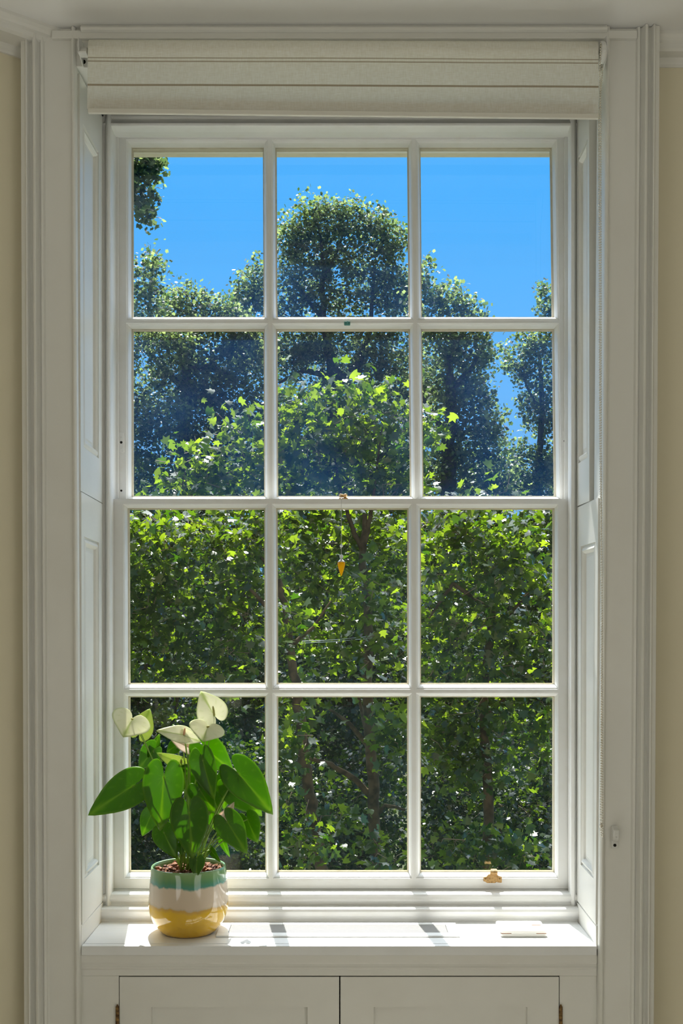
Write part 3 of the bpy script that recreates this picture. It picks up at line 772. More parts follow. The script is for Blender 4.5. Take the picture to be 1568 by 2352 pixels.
# ---------------------------------------------------------------- vent grille in the sill
vg = empty('vent_grille', (0, 2.63, SILLZ)); tag(vg, 'white slatted vent grille set in the sill to the right of the plant pot', 'vent')
m = MB(); tt = 0.0042
gx0, gx1, gy0, gy1 = -0.2715, 0.2555, 2.603, 2.675
wx0, wx1, wy0, wy1 = -0.298, 0.281, 2.576, 2.690
m.box(wx0, wx1, wy0, gy0, SILLZ, SILLZ + tt); m.box(wx0, wx1, gy1, wy1, SILLZ, SILLZ + tt)
m.box(wx0, gx0, gy0, gy1, SILLZ, SILLZ + tt); m.box(gx1, wx1, gy0, gy1, SILLZ, SILLZ + tt)
bevel(m.build('grille_frame', M_SILL, vg), 0.0006, 1)
m = MB(); m.box(gx0 - 0.001, gx1 + 0.001, gy0 - 0.001, gy1 + 0.001, SILLZ - 0.0002, SILLZ + 0.0003); m.build('duct_shade_sheet', M_DARK, vg)  # black sheet painting the shade between the slats
m = MB(); ns = 12
for k in range(ns):
    y0 = gy0 + 0.002 + (gy1 - gy0 - 0.002) * k / ns
    m.box(gx0 + 0.0015, gx1 - 0.0015, y0, y0 + (gy1 - gy0) / ns - 0.0020, SILLZ + 0.0004, SILLZ + 0.0036)
m.build('slats', mat('grey_vent_slats', (0.30, 0.295, 0.28), 0.5), vg)

# ---------------------------------------------------------------- flat plastic gadget on the sill
gd = empty('flat_gadget', (0.432, 2.62, SILLZ)); tag(gd, 'small flat white plastic gadget with a grey screen lying on the right of the sill', 'gadget')
m = MB(); gx0, gx1 = 0.3765, 0.4875
def rrect(x0, x1, y0, y1, r, z):
    pts = []
    for cx_, cy_, a0 in ((x1 - r, y1 - r, 0), (x0 + r, y1 - r, 90), (x0 + r, y0 + r, 180), (x1 - r, y0 + r, 270)):
        for k in range(6):
            t = math.radians(a0 + 18 * k); pts.append((cx_ + r * math.cos(t), cy_ + r * math.sin(t), z))
    return pts
m.loft([rrect(gx0 + 0.001, gx1 - 0.001, 2.579, 2.662, 0.006, SILLZ), rrect(gx0, gx1, 2.578, 2.663, 0.007, SILLZ + 0.001), rrect(gx0, gx1, 2.578, 2.663, 0.007, SILLZ + 0.0078)])
bevel(m.build('base_shell', M_PLASTIC, gd), 0.0008, 2)
m = MB()
m.loft([rrect(gx0, gx1, 2.578, 2.665, 0.007, SILLZ + 0.0095), rrect(gx0, gx1, 2.578, 2.665, 0.007, SILLZ + 0.0145), rrect(gx0 + 0.0015, gx1 - 0.0015, 2.5795, 2.6635, 0.006, SILLZ + 0.0158)])
m.box(gx0 + 0.026, gx1 - 0.026, 2.5785, 2.585, SILLZ + 0.007, SILLZ + 0.0105)
bevel(m.build('lid', M_PLASTIC, gd), 0.0006, 2)
m = MB(); m.box(gx0 + 0.003, gx1 - 0.003, 2.580, 2.66, SILLZ + 0.0076, SILLZ + 0.0097); m.build('hinge_seam', M_ORANGE, gd)
m = MB(); m.loft([rrect(gx0 + 0.012, gx1 - 0.010, 2.628, 2.660, 0.002, SILLZ + 0.0154), rrect(gx0 + 0.012, gx1 - 0.010, 2.628, 2.660, 0.002, SILLZ + 0.0163)])
m.build('screen', M_SCREEN, gd)
m = MB(); m.box(gx1 - 0.029, gx1 - 0.007, 2.6235, 2.6275, SILLZ + 0.0156, SILLZ + 0.0166); o = m.build('marker_strip', M_ORANGE, gd); o['label'] = 'rust coloured strip beside the screen'

# ---------------------------------------------------------------- hanging amber ornament
Ys = 2.758; xo = X(783.6, Ys)
hg = empty('hanging_ornament', (xo, Ys, Z(1300, Ys))); tag(hg, 'amber cone ornament hanging on a thread in front of the middle pane', 'ornament')
m = MB(); m.tube([(xo + 0.001, 2.79, Z(1141, 2.79)), (xo, 2.768, Z(1146, 2.77)), (xo, Ys, Z(1200, Ys)), (xo, Ys, Z(1281, Ys))], 0.0005, 6); m.build('thread', M_THREAD, hg)
m = MB(); m.ball((xo, Ys, Z(1254, Ys)), 0.0042, 12, 8); m.ball((xo, Ys, Z(1278, Ys)), 0.0052, 12, 8)
m.build('bead', mat('clear_bead', (0.75, 0.78, 0.8), 0.05), hg, smooth=True)
m = MB(); m.lathe([(0.0005, 0.008), (0.003, 0.0075), (0.0035, 0.004), (0.0088, -0.0005), (0.0088, -0.0025)], (xo, Ys, Z(1289, Ys)), 12); m.build('cap', M_STEEL, hg)
m = MB(); m.lathe([(0.0005, 0.0), (0.0092, -0.0005), (0.0098, -0.005), (0.0078, -0.014), (0.0040, -0.028), (0.0006, -0.036)], (xo, Ys, Z(1290.5, Ys)), 8); m.build('cone', M_AMBER, hg)

# ---------------------------------------------------------------- potted plant
PX, PY = X(433, 2.63), 2.63
pp = empty('potted_anthurium', (PX, PY, SILLZ)); tag(pp, 'potted anthurium with white flowers in a green, cream and yellow glazed pot', 'potted plant')
m = MB()
prof = [(0.001, 0.0015), (0.060, 0.0), (0.066, 0.002), (0.072, 0.008), (0.080, 0.018), (0.088, 0.030), (0.0935, 0.043), (0.0965, 0.056), (0.0975, 0.068), (0.0970, 0.085), (0.0957, 0.105),
        (0.0940, 0.125), (0.0925, 0.142), (0.0915, 0.154), (0.0905, 0.1585), (0.0885, 0.160), (0.0868, 0.1585), (0.0865, 0.150), (0.088, 0.12), (0.0885, 0.10), (0.001, 0.10)]
m.lathe([(r * 0.985, h) for r, h in prof], (0, 0, 0), 72)
pot = m.build('flower_pot', M_POT, None, smooth=True); pot.parent = pp
m = MB(); rnd = random.Random(5)
rings = []
for k in range(9):
    r = 0.0860 * (1 - k / 8.0) + 0.0005
    rings.append([(PX + r * math.cos(t), PY + r * math.sin(t), SILLZ + 0.1425 + 0.006 * (1 - r / 0.086) + rnd.uniform(-0.003, 0.003)) for t in [2 * math.pi * j / 40 for j in range(40)]])
m.loft(rings, True, False); m.build('soil', M_SOIL, pp, smooth=False)
m = MB()
for k in range(170):
    r = 0.080 * math.sqrt(rnd.random()); t = rnd.random() * 6.283
    c = Vector((PX + r * math.cos(t), PY + r * math.sin(t), SILLZ + 0.147 + rnd.uniform(0, 0.006)))
    M3 = Matrix.Rotation(rnd.random() * 6, 3, 'Z') @ Matrix.Rotation(rnd.uniform(-.8, .8), 3, 'X')
    sx_, sy_, sz_ = rnd.uniform(.003, .008), rnd.uniform(.002, .005), rnd.uniform(.001, .003)
    pts = [c + M3 @ Vector((sx_ * i_ * rnd.uniform(.6, 1), sy_ * j_, sz_ * k_)) for k_ in (-1, 1) for j_ in (-1, 1) for i_ in (-1, 1)]
    m.add(pts, [(0, 2, 3, 1), (4, 5, 7, 6), (0, 1, 5, 4), (2, 6, 7, 3), (0, 4, 6, 2), (1, 3, 7, 5)])
tag(m.build('bark_chips', M_BARKCHIP, pp), kind='stuff')

HEART = [(0, 1.0), (7, 0.90), (14, 0.80), (25, 0.70), (40, 0.62), (60, 0.565), (80, 0.53), (100, 0.50), (120, 0.465), (138, 0.435), (152, 0.385), (161, 0.31), (168, 0.20), (174, 0.06), (176, 0.03)]
def Rth(a_):
    a_ = abs(a_)
    for (a0, r0), (a1, r1) in zip(HEART[:-1], HEART[1:]):
        if a_ <= a1: return r0 + (r1 - r0) * (a_ - a0) / (a1 - a0)
    return 0.05
def blade(j, t, Yj, Yt, wpx, roll=0.0, cup=0.12, droop=0.12, name='leaf', mt=None, twist=0.0, wav=0.02, seedv=0):
    """heart shaped blade from junction pixel j to tip pixel t"""
    J = Vector(W(j[0], j[1], Yj)); T = Vector(W(t[0], t[1], Yt))
    U = T - J; L = U.length; U.normalize()
    view = (J - Vector((0, 0, EZ))).normalized()
    V = U.cross(view)
    if V.length < 1e-3: V = Vector((1, 0, 0))
    V.normalize(); Nn = V.cross(U).normalized()
    R = Matrix.Rotation(math.radians(roll), 3, U); V = R @ V; Nn = R @ Nn
    if Nn.dot(view) > 0: pass
    else: Nn = -Nn
    # Nn points away from the viewer
    cosr = max(0.25, abs(math.cos(math.radians(roll))))
    wworld = 1.12 * wpx * Yj / F / cosr
    ws = wworld / (2 * 0.53 * L)
    m = MB(); nr, na = 9, 56
    pts = [J]; vein = [0.9]
    for k in range(1, nr + 1):
        rho = (k / nr)
        for i in range(na + 1):
            ang = -176 + 352 * i / na
            R_ = Rth(ang); ar = math.radians(ang)
            uu = R_ * math.cos(ar) * rho; vv = R_ * math.sin(ar) * rho * ws
            h = -cup * abs(vv) * (1.0 - 0.35 * uu) * 1.2 + cup * 1.1 * vv * vv + droop * uu * uu * (1 if uu > 0 else 0.6)
            h += wav * math.sin(ang * 0.07 + seedv) * rho * rho + twist * vv * uu
            p = J + U * (uu * L) + V * (vv * L) + Nn * (h * L)
            pts.append(p)
            midrib = max(0.0, 1 - abs(vv) / 0.022) if uu > -0.05 else 0
            side = max(0.0, 1 - abs(((abs(ang) + 12 * rho) % 31) - 15.5) / 1.6) * 0.35
            rim = 0.5 if k == nr else 0.0
            vein.append(max(midrib * 0.85, side, rim))
    fs = [(0, 1 + i, 2 + i) for i in range(na)]
    for k in range(nr - 1):
        for i in range(na):
            a0 = 1 + k * (na + 1) + i; b0 = a0 + na + 1
            fs.append((a0, b0, b0 + 1, a0 + 1))
    m.add(pts, fs)
    o = m.build(name, mt or M_ANTH, pp, smooth=True, recalc=False)
    at = o.data.attributes.new('vein', 'FLOAT', 'POINT'); at.data.foreach_set('value', vein)
    so = o.modifiers.new('solid', 'SOLIDIFY'); so.thickness = 0.0007
    return o, J, U, Nn, L
def stalk(o, J, root, r=0.0017, bend=(0, 0, 0), name='stalk'):
    m = MB(); a_ = Vector(root); c = Vector(bend)
    mid = (a_ + J) / 2 + c
    pts = []
    for k in range(11):
        t = k / 10; pts.append(a_ * (1 - t) ** 2 + mid * 2 * t * (1 - t) + J * t * t)
    m.tube(pts, [r * 1.15 - r * 0.25 * k / 10 for k in range(11)], 8)
    s_ = m.build(name, M_STALK, None, smooth=True); s_.parent = o
    s_.location = (0, 0, 0)
    return s_
rs = random.Random(11)
def root():
    t = rs.random() * 6.283; r = 0.026 * math.sqrt(rs.random())
    return (PX + r * math.cos(t), PY + r * math.sin(t), SILLZ + 0.145)
# j, t, Yj, Yt, width px, roll, cup, droop
LEAVES = [
 ((306, 1805), (199, 1870), 2.60, 2.575, 78, 20, 0.10, 0.10),
 ((376, 1785), (367, 1911), 2.57, 2.565, 86, 0, 0.28, 0.05),
 ((434, 1866), (442, 1976), 2.55, 2.545, 80, 0, 0.16, 0.08),
 ((466, 1745), (487, 1838), 2.59, 2.57, 54, 30, 0.25, 0.12),
 ((470, 1716), (533, 1778), 2.63, 2.64, 66, 20, 0.15, 0.2),
 ((548, 1777), (628, 1869), 2.61, 2.59, 78, -10, 0.22, 0.10),
 ((536, 1806), (602, 1878), 2.65, 2.66, 66, 10, 0.15, 0.12),
 ((568, 1882), (590, 1937), 2.63, 2.62, 50, 20, 0.2, 0.10),
 ((522, 1888), (567, 1961), 2.58, 2.56, 60, 0, 0.18, 0.10),
 ((347, 1872), (324, 1922), 2.64, 2.64, 40, 15, 0.12, 0.10),
 ((376, 1912), (404, 1973), 2.60, 2.58, 50, 15, 0.2, 0.12),
 ((452, 1976), (450, 2015), 2.555, 2.54, 34, 0, 0.2, 0.15),
 ((352, 1724), (314, 1768), 2.68, 2.70, 46, 20, 0.2, 0.1),
 ((350, 1728), (368, 1686), 2.69, 2.70, 26, 30, 0.2, 0.1),
 ((434, 1776), (413, 1820), 2.66, 2.67, 52, 0, 0.2, 0.15),
 ((458, 1812), (492, 1868), 2.60, 2.59, 52, 20, 0.25, 0.1),
 ((490, 1832), (505, 1873), 2.65, 2.66, 34, 10, 0.2, 0.1),
 ((416, 1942), (417, 1966), 2.58, 2.575, 18, 0, 0.2, 0.1),
 ((508, 1925), (526, 1974), 2.65, 2.66, 16, 20, 0.2, 0.2),
 ((484, 1952), (503, 1980), 2.64, 2.62, 15, 20, 0.2, 0.2),
 ((418, 1690), (396, 1662), 2.66, 2.67, 20, 20, 0.2, 0.1),
 ((520, 1792), (512, 1862), 2.67, 2.68, 44, 10, 0.2, 0.1),
 ((484, 1866), (492, 1908), 2.66, 2.67, 30, 10, 0.2, 0.1),
 ((440, 1700), (418, 1678), 2.67, 2.68, 22, 30, 0.2, 0.2),
 ((404, 1868), (392, 1900), 2.66, 2.67, 30, 20, 0.2, 0.1),
 ((476, 1790), (440, 1800), 2.67, 2.66, 36, 35, 0.2, 0.2),
 ((556, 1905), (560, 1930), 2.67, 2.68, 22, 10, 0.2, 0.1),
 ((405, 1712), (380, 1728), 2.70, 2.71, 30, 20, 0.2, 0.1),
]
for k, (j, t, yj, yt, w_, ro, cu, dr) in enumerate(LEAVES):
    o, J, U, Nn, L = blade(j, t, yj, yt, w_, ro, cu, dr, seedv=k * 1.7, wav=0.012)
    side = -1 if j[0] < 433 else 1
    stalk(o, J, root(), 0.0018, (side * -0.01, 0.0, 0.03 if j[1] < 1900 else 0.02))
# flowers
FL = [
 ((303, 1652), (283, 1693), 2.61, 2.59, 84, 0, 0.45, 0.05, M_SPATHE, M_SPADIX, (0.35, -0.9, 0.2), 0.007),
 ((322, 1681), (346, 1628), 2.64, 2.65, 52, 15, -0.3, 0.1, M_SPATHEG, M_SPADIX, (0.05, -0.4, 1), 0.028),
 ((492, 1643), (459, 1587), 2.62, 2.63, 66, -10, 0.35, 0.1, M_SPATHE, M_SPADIX, (-0.1, -0.3, 1), 0.024),
 ((476, 1670), (466, 1703), 2.585, 2.57, 76, 0, 0.35, 0.05, M_SPATHE, M_SPADIX, (0.6, -0.8, 0.3), 0.008),
 ((422, 1688), (359, 1677), 2.60, 2.585, 36, 20, 0.15, 0.05, M_SPATHE, M_SPADIXP, (0.2, -0.3, 1), 0.018),
 ((424, 1690), (461, 1704), 2.60, 2.59, 30, 10, 0.15, 0.05, M_SPATHE, None, None, 0),
 ((436, 1718), (392, 1695), 2.64, 2.64, 30, 30, 0.2, 0.1, M_SPATHEP, M_SPADIXP, (0, 0, 1), 0.012),
 ((540, 1780), (506, 1791), 2.67, 2.67, 30, 10, 0.2, 0.1, M_SPATHE, None, None, 0),
 ((510, 1880), (539, 1845), 2.61, 2.60, 26, 30, 0.4, 0.1, M_SPATHEP, None, None, 0),
 ((416, 1752), (358, 1734), 2.66, 2.65, 30, -25, 0.4, 0.2, M_SPATHEG, M_SPADIX, (0.1, -0.3, 1), 0.014),
]
for k, (j, t, yj, yt, w_, ro, cu, dr, mt, ms, sd, sl) in enumerate(FL):
    o, J, U, Nn, L = blade(j, t, yj, yt, w_, ro, cu, dr, 'flower', mt, seedv=k, wav=0.015)
    side = -1 if j[0] < 433 else 1
    stalk(o, J, root(), 0.0015, (side * -0.012, 0.0, 0.02))
    if ms:
        m = MB(); dv = Vector(sd).normalized(); a0 = J - Nn * 0.001
        m.tube([a0, a0 + dv * sl * 0.5, a0 + dv * sl * 0.9, a0 + dv * sl], [0.0024, 0.0027, 0.0018, 0.0006], 10)
        s_ = m.build('spadix', ms, None, smooth=True); s_.parent = o

# ---------------------------------------------------------------- trees outside
LT = []   # plane leaf outline in 2D (unit size), stem at the origin side
for ang, r in ((-90, 0.30), (-52, 0.36), (-18, 0.50), (4, 0.30), (34, 0.56), (60, 0.31), (90, 0.62), (120, 0.31), (146, 0.56), (176, 0.30), (198, 0.50), (232, 0.36)):
    LT.append((r * math.cos(math.radians(ang)), r * math.sin(math.radians(ang))))
LT_SIMPLE = [(r * math.cos(math.radians(a_)), r * math.sin(math.radians(a_))) for a_, r in
             ((-90, 0.32), (-30, 0.48), (0, 0.28), (35, 0.54), (90, 0.60), (145, 0.54), (180, 0.28), (210, 0.48))]
def leaf_cloud(centers, size, rng, tmpl, upbias=0.9):
    """centers (n,3) -> arrays of verts/faces; one fan per leaf"""
    n = len(centers); T = np.array(tmpl); k = len(T)
    nrm = rng.normal(size=(n, 3)); nrm /= np.linalg.norm(nrm, axis=1)[:, None]
    nrm = nrm * 0.75 + np.array([0.0, -0.12, upbias])[None, :] * rng.uniform(0.2, 1.0, (n, 1)); nrm /= np.linalg.norm(nrm, axis=1)[:, None]
    a = rng.normal(size=(n, 3)); a -= (a * nrm).sum(1)[:, None] * nrm; a /= np.linalg.norm(a, axis=1)[:, None]
    b = np.cross(nrm, a)
    sz = size * rng.uniform(0.65, 1.25, n)
    fold = rng.uniform(-0.05, 0.28, n)
    r2 = (T ** 2).sum(1)
    P = centers[:, None, :] + sz[:, None, None] * (a[:, None, :] * T[None, :, 0:1] + b[:, None, :] * T[None, :, 1:2]
        - nrm[:, None, :] * (fold[:, None, None] * (np.abs(T[None, :, 0:1]) + r2[None, :, None] * 0.6)))
    V = np.concatenate([centers[:, None, :], P], axis=1).reshape(-1, 3)
    base = (np.arange(n) * (k + 1))[:, None, None]
    f = np.array([(0, 1 + i, 1 + (i + 1) % k) for i in range(k)])[None]
    Fs = (base + f).reshape(-1, 3)
    return V, Fs
def np_mesh(name, V, Fs, mt, parent):
    me = bpy.data.meshes.new(name)
    me.vertices.add(len(V)); me.vertices.foreach_set('co', V.astype(np.float32).ravel())
    me.loops.add(Fs.size); me.loops.foreach_set('vertex_index', Fs.astype(np.int32).ravel())
    me.polygons.add(len(Fs)); me.polygons.foreach_set('loop_start', np.arange(0, Fs.size, 3, dtype=np.int32))
    me.materials.append(mt); me.update(calc_edges=True)
    o = bpy.data.objects.new(name, me); COL.objects.link(o); o.parent = parent
    b = LOC.get(parent.name)
    if b: o.location = (-b[0], -b[1], -b[2])
    return o
def tree(name, label, cat, trunk, branches, lumps, leaf, layers, mt, seed, bark, tmpl=LT, clus=10, spread=2.6, group=None, twigs=True, thick=0.9, dY=0.0):
    trunk = [(a_, b_, c_ + dY, d_) for a_, b_, c_, d_ in trunk]; branches = [[(a_, b_, c_ + dY, d_) for a_, b_, c_, d_ in q] for q in branches]
    lumps = [(a_, b_, c_ + dY, d_, e_) for a_, b_, c_, d_, e_ in lumps]
    rng = np.random.default_rng(seed)
    (bx, by, bY, br) = trunk[-1]
    base = (X(bx, bY), bY, -4.0)
    t = empty(name, base); tag(t, label, cat, group)
    def path(pts, n=5, wob=0.05):
        P3 = [(Vector(W(p[0], p[1], p[2])), p[3]) for p in pts]; out = []; rr = []
        for (a_, ra), (b_, rb) in zip(P3[:-1], P3[1:]):
            for k in range(n):
                u = k / n; q = a_.lerp(b_, u); 
                if k: q = q + Vector(rng.normal(size=3)) * (ra + rb) * wob * 2.0
                out.append(q); rr.append(ra + (rb - ra) * u)
        out.append(P3[-1][0]); rr.append(P3[-1][1]); return out, rr
    tr = list(trunk)
    pts, rr = path(tr); 
    pts.append(Vector((pts[-1].x, pts[-1].y, -4.05))); rr.append(rr[-1] * 1.25)
    m = MB(); m.tube(pts, rr, 12); m.build('trunk', bark, t, smooth=True)
    for b_ in branches:
        pts, rr = path(b_); m = MB(); m.tube(pts, rr, 8); m.build('branch', bark, t, smooth=True)
    allc = []; tw = MB()
    if mt is M_LEAF_FAR:      # ragged outline: small leafy sprays around each bough
        more = []
        for (px, py, Y, rx, rz) in lumps:
            for q in range(5):
                t_ = rng.uniform(0, 2 * math.pi); k_ = rng.uniform(0.85, 1.12); f_ = rng.uniform(0.14, 0.26)
                more.append((px + rx * k_ * math.cos(t_), py - rz * k_ * math.sin(t_), Y + rng.uniform(-0.5, 0.5), rx * f_, rx * f_ * 0.8))
        lumps = [(a_, b_, c_, d_ * 0.93, e_ * 0.93) for a_, b_, c_, d_, e_ in lumps] + more
    for (px, py, Y, rx, rz) in lumps:
        s = Y / F; lp = leaf / s
        n = int(layers * math.pi * rx * rz / (0.34 * lp * lp)); nc = max(3, int(n / clus))
        c0 = np.array(W(px, py, Y)); R = np.array([rx * s, (rx + rz) / 2 * s * thick, rz * s])
        d_ = rng.normal(size=(nc, 3)); d_ /= np.linalg.norm(d_, axis=1)[:, None]
        rad = rng.uniform(0.10, 1.0, nc) ** 0.5
        cc = c0 + d_ * rad[:, None] * R
        pt_ = cc[:, None, :] + rng.normal(size=(nc, clus, 3)) * leaf * spread * 0.42
        allc.append(pt_.reshape(-1, 3))
        if twigs:
            for q in cc[:: 3]:
                a_ = Vector(c0 + (q - c0) * 0.55 + rng.normal(size=3) * leaf); b_ = Vector(q)
                mid = (a_ + b_) / 2 + Vector(rng.normal(size=3)) * leaf * 0.5
                tw.tube([a_, mid, b_], [leaf * 0.045, leaf * 0.035, leaf * 0.02], 4)
    C_ = np.concatenate(allc)
    C_ = C_[C_[:, 1] > 4.5]
    V, Fs = leaf_cloud(C_, leaf, rng, tmpl)
    np_mesh('foliage', V, Fs, mt, t)
    if twigs and tw.v: tag(tw.build('twigs', M_TWIG, t, recalc=False), kind='stuff')
    return len(C_)

tot = 0
# distant trees
tot += tree('plane_tree', 'tall rounded distant tree behind the middle upper panes', 'tree',
  [(742, 600, 26, 0.05), (740, 720, 26, 0.09), (752, 800, 26, 0.12), (775, 880, 26, 0.16), (790, 1100, 26, 0.2), (800, 1500, 26, 0.24)],
  [[(775, 880, 26, 0.12), (820, 840, 26, 0.10), (850, 760, 26, 0.06), (860, 600, 26, 0.03)], [(745, 740, 26, 0.06), (700, 680, 26, 0.04), (670, 640, 26, 0.02)],
   [(741, 650, 26, 0.05), (780, 560, 26, 0.03), (800, 500, 26, 0.015)], [(775, 870, 26, 0.08), (700, 850, 26, 0.07), (640, 880, 26, 0.03)], [(742, 620, 26, 0.045), (735, 540, 26, 0.03), (720, 480, 26, 0.015)]],
  [(740, 490, 26, 62, 42), (800, 500, 26, 60, 38), (700, 530, 26, 58, 48), (860, 520, 26, 55, 48), (905, 570, 26, 32, 45), (665, 560, 26, 32, 60), (780, 580, 26, 95, 55), (700, 640, 26, 70, 55), (860, 650, 26, 80, 65),
   (780, 690, 26, 90, 40), (920, 690, 26, 60, 75), (650, 700, 26, 60, 60), (590, 660, 26, 45, 62), (560, 700, 26, 45, 42), (760, 790, 26, 150, 60), (890, 800, 26, 90, 60), (640, 810, 26, 100, 70), (800, 900, 26.5, 160, 80), (960, 900, 26.5, 80, 90), (700, 990, 26.5, 120, 70), (860, 1000, 26.5, 120, 70), (760, 1090, 26.5, 160, 70), (930, 1090, 26.5, 110, 60)],
  0.082, 2.3, M_LEAF_FAR, 3, M_FARBARK, LT_SIMPLE, 12, 3.2)
tot += tree('plane_tree', 'distant leafy tree filling the left upper panes', 'tree',
  [(420, 780, 24, 0.06), (430, 900, 24, 0.12), (420, 1100, 24, 0.18), (410, 1500, 24, 0.24)],
  [[(425, 850, 24, 0.1), (480, 840, 24, 0.07), (540, 870, 24, 0.04)], [(430, 900, 24, 0.09), (350, 820, 24, 0.05), (320, 720, 24, 0.02)]],
  [(320, 640, 22, 30, 38), (345, 600, 22, 20, 22), (340, 700, 22, 60, 42), (420, 690, 24, 42, 38), (395, 730, 24, 60, 50), (480, 715, 24, 45, 34), (530, 730, 24, 50, 45), (360, 790, 23, 90, 60), (470, 800, 24, 90, 60), (570, 800, 24, 70, 60),
   (240, 760, 23, 90, 100), (400, 890, 24, 120, 70), (530, 890, 24, 100, 70), (330, 980, 23, 110, 80), (470, 990, 24, 120, 80), (600, 980, 24, 90, 80), (240, 920, 23, 90, 100), (360, 1100, 23, 130, 90), (520, 1090, 24, 120, 80)],
  0.085, 2.3, M_LEAF_FAR, 5, M_FARBARK, LT_SIMPLE, 12, 3.0)
tot += tree('plane_tree', 'distant tree sloping down to the sky gap in the right upper panes', 'tree',
  [(1030, 800, 25, 0.05), (1035, 900, 25, 0.1), (1030, 1100, 25, 0.16), (1020, 1500, 25, 0.2)],
  [[(1035, 900, 25, 0.08), (1080, 850, 25, 0.05), (1110, 800, 25, 0.02)], [(1032, 1000, 25, 0.08), (980, 940, 25, 0.04), (960, 880, 25, 0.02)]],
  [(975, 630, 25, 22, 35), (990, 690, 25, 40, 40), (1045, 695, 25, 42, 34), (1075, 715, 25, 34, 26), (1000, 760, 25, 60, 55), (1080, 780, 25, 52, 45), (1110, 830, 25, 22, 40), (1040, 850, 25, 75, 60), (1100, 920, 25, 42, 50), (1040, 940, 25, 80, 55),
   (1130, 985, 25, 30, 40), (1060, 1010, 25, 90, 45), (1010, 1060, 25, 60, 30), (1120, 1060, 25, 60, 35), (1060, 1110, 25, 110, 40), (1140, 1130, 25, 70, 40)],
  0.085, 2.3, M_LEAF_FAR, 7, M_FARBARK, LT_SIMPLE, 12, 3.0, dY=-2.8)
tot += tree('plane_tree', 'narrow distant tree at the far right beyond the sky gap', 'tree',
  [(1240, 820, 23, 0.04), (1245, 950, 23, 0.07), (1235, 1100, 23, 0.10), (1230, 1500, 23, 0.14)],
  [[(1243, 950, 23, 0.06), (1215, 900, 23, 0.03), (1190, 840, 23, 0.015)]],
  [(1250, 680, 23, 14, 34), (1275, 710, 23, 25, 40), (1215, 800, 23, 55, 42), (1270, 800, 23, 50, 50), (1205, 860, 23, 40, 35), (1250, 890, 23, 60, 50), (1225, 950, 23, 38, 45), (1280, 970, 23, 50, 60), (1200, 1040, 23, 34, 34),
   (1250, 1060, 23, 50, 50), (1240, 1120, 23, 90, 50), (1350, 900, 23, 60, 200), (1180, 1120, 23, 60, 40)],
  0.08, 2.2, M_LEAF_FAR, 9, M_FARBARK, LT_SIMPLE, 12, 2.6, dY=3.5)
tot += tree('plane_tree', 'tree branch reaching in at the top left pane from beyond the frame', 'tree',
  [(150, 300, 17, 0.05), (140, 700, 17, 0.12), (130, 1500, 17, 0.2)], [[(148, 420, 17, 0.05), (240, 400, 17, 0.03), (320, 380, 17, 0.015)]],
  [(325, 385, 17, 42, 38), (350, 365, 17, 22, 16), (318, 440, 17, 36, 34), (340, 480, 17, 16, 22), (220, 400, 17, 90, 90), (130, 480, 17, 110, 200)],
  0.10, 2.6, M_LEAF_FAR, 13, M_FARBARK, LT_SIMPLE, 10, 2.2)
# near young plane trees
tot += tree('plane_tree', 'near green plane tree with grey brown trunk in the middle panes', 'tree',
  [(838, 1180, 10.2, 0.022), (832, 1280, 10.2, 0.035), (845, 1400, 10.1, 0.042), (842, 1560, 10, 0.048), (852, 1740, 10, 0.052), (858, 1860, 10, 0.055), (872, 2010, 10, 0.06), (880, 2200, 10, 0.065)],
  [[(834, 1270, 10.2, 0.03), (805, 1200, 10.2, 0.022), (780, 1120, 10.3, 0.014), (760, 1000, 10.3, 0.006)], [(834, 1262, 10.2, 0.026), (850, 1190, 10.2, 0.022), (862, 1100, 10.2, 0.012), (880, 960, 10.2, 0.005)],
   [(850, 1720, 10, 0.03), (800, 1660, 10, 0.02), (745, 1620, 10, 0.01)], [(853, 1830, 10, 0.034), (815, 1790, 10, 0.028), (760, 1755, 10, 0.024), (690, 1735, 10, 0.014)], [(860, 1880, 10, 0.026), (885, 1850, 10, 0.02), (930, 1860, 9.9, 0.012)],
   [(847, 1700, 10, 0.024), (832, 1640, 10.1, 0.018), (820, 1590, 10.1, 0.01)]],
  [(830, 905, 10.2, 40, 45), (720, 920, 10.4, 75, 40), (900, 920, 10.2, 55, 50), (650, 960, 10.4, 65, 50), (560, 980, 10.4, 70, 42), (800, 1000, 10.3, 120, 60), (930, 1000, 10.2, 60, 70), (690, 1050, 10.4, 120, 60), (540, 1060, 10.5, 90, 50), (450, 1040, 10.5, 55, 30),
   (830, 1090, 10.4, 120, 60), (480, 1110, 10.5, 90, 45), (400, 1130, 10.5, 60, 40), (640, 1130, 10.5, 110, 50), (920, 1110, 10.3, 90, 60), (1000, 1010, 10, 22, 30), (990, 960, 10, 14, 25), (760, 1230, 10.6, 130, 70), (900, 1260, 10.7, 80, 90), (680, 1330, 10.7, 70, 90), (800, 1380, 10.8, 110, 70), (900, 1440, 10.7, 60, 70), (740, 1490, 10.9, 80, 50), (850, 1360, 9.6, 50, 60), (835, 1500, 9.6, 40, 50), (868, 1640, 9.5, 30, 40), (720, 1600, 9.4, 60, 30), (900, 1700, 9.5, 50, 60), (880, 1960, 9.5, 60, 40), (780, 1900, 9.5, 50, 50)],
  0.098, 2.7, M_LEAF_NEAR, 21, M_BARK, LT, 7, 2.6)
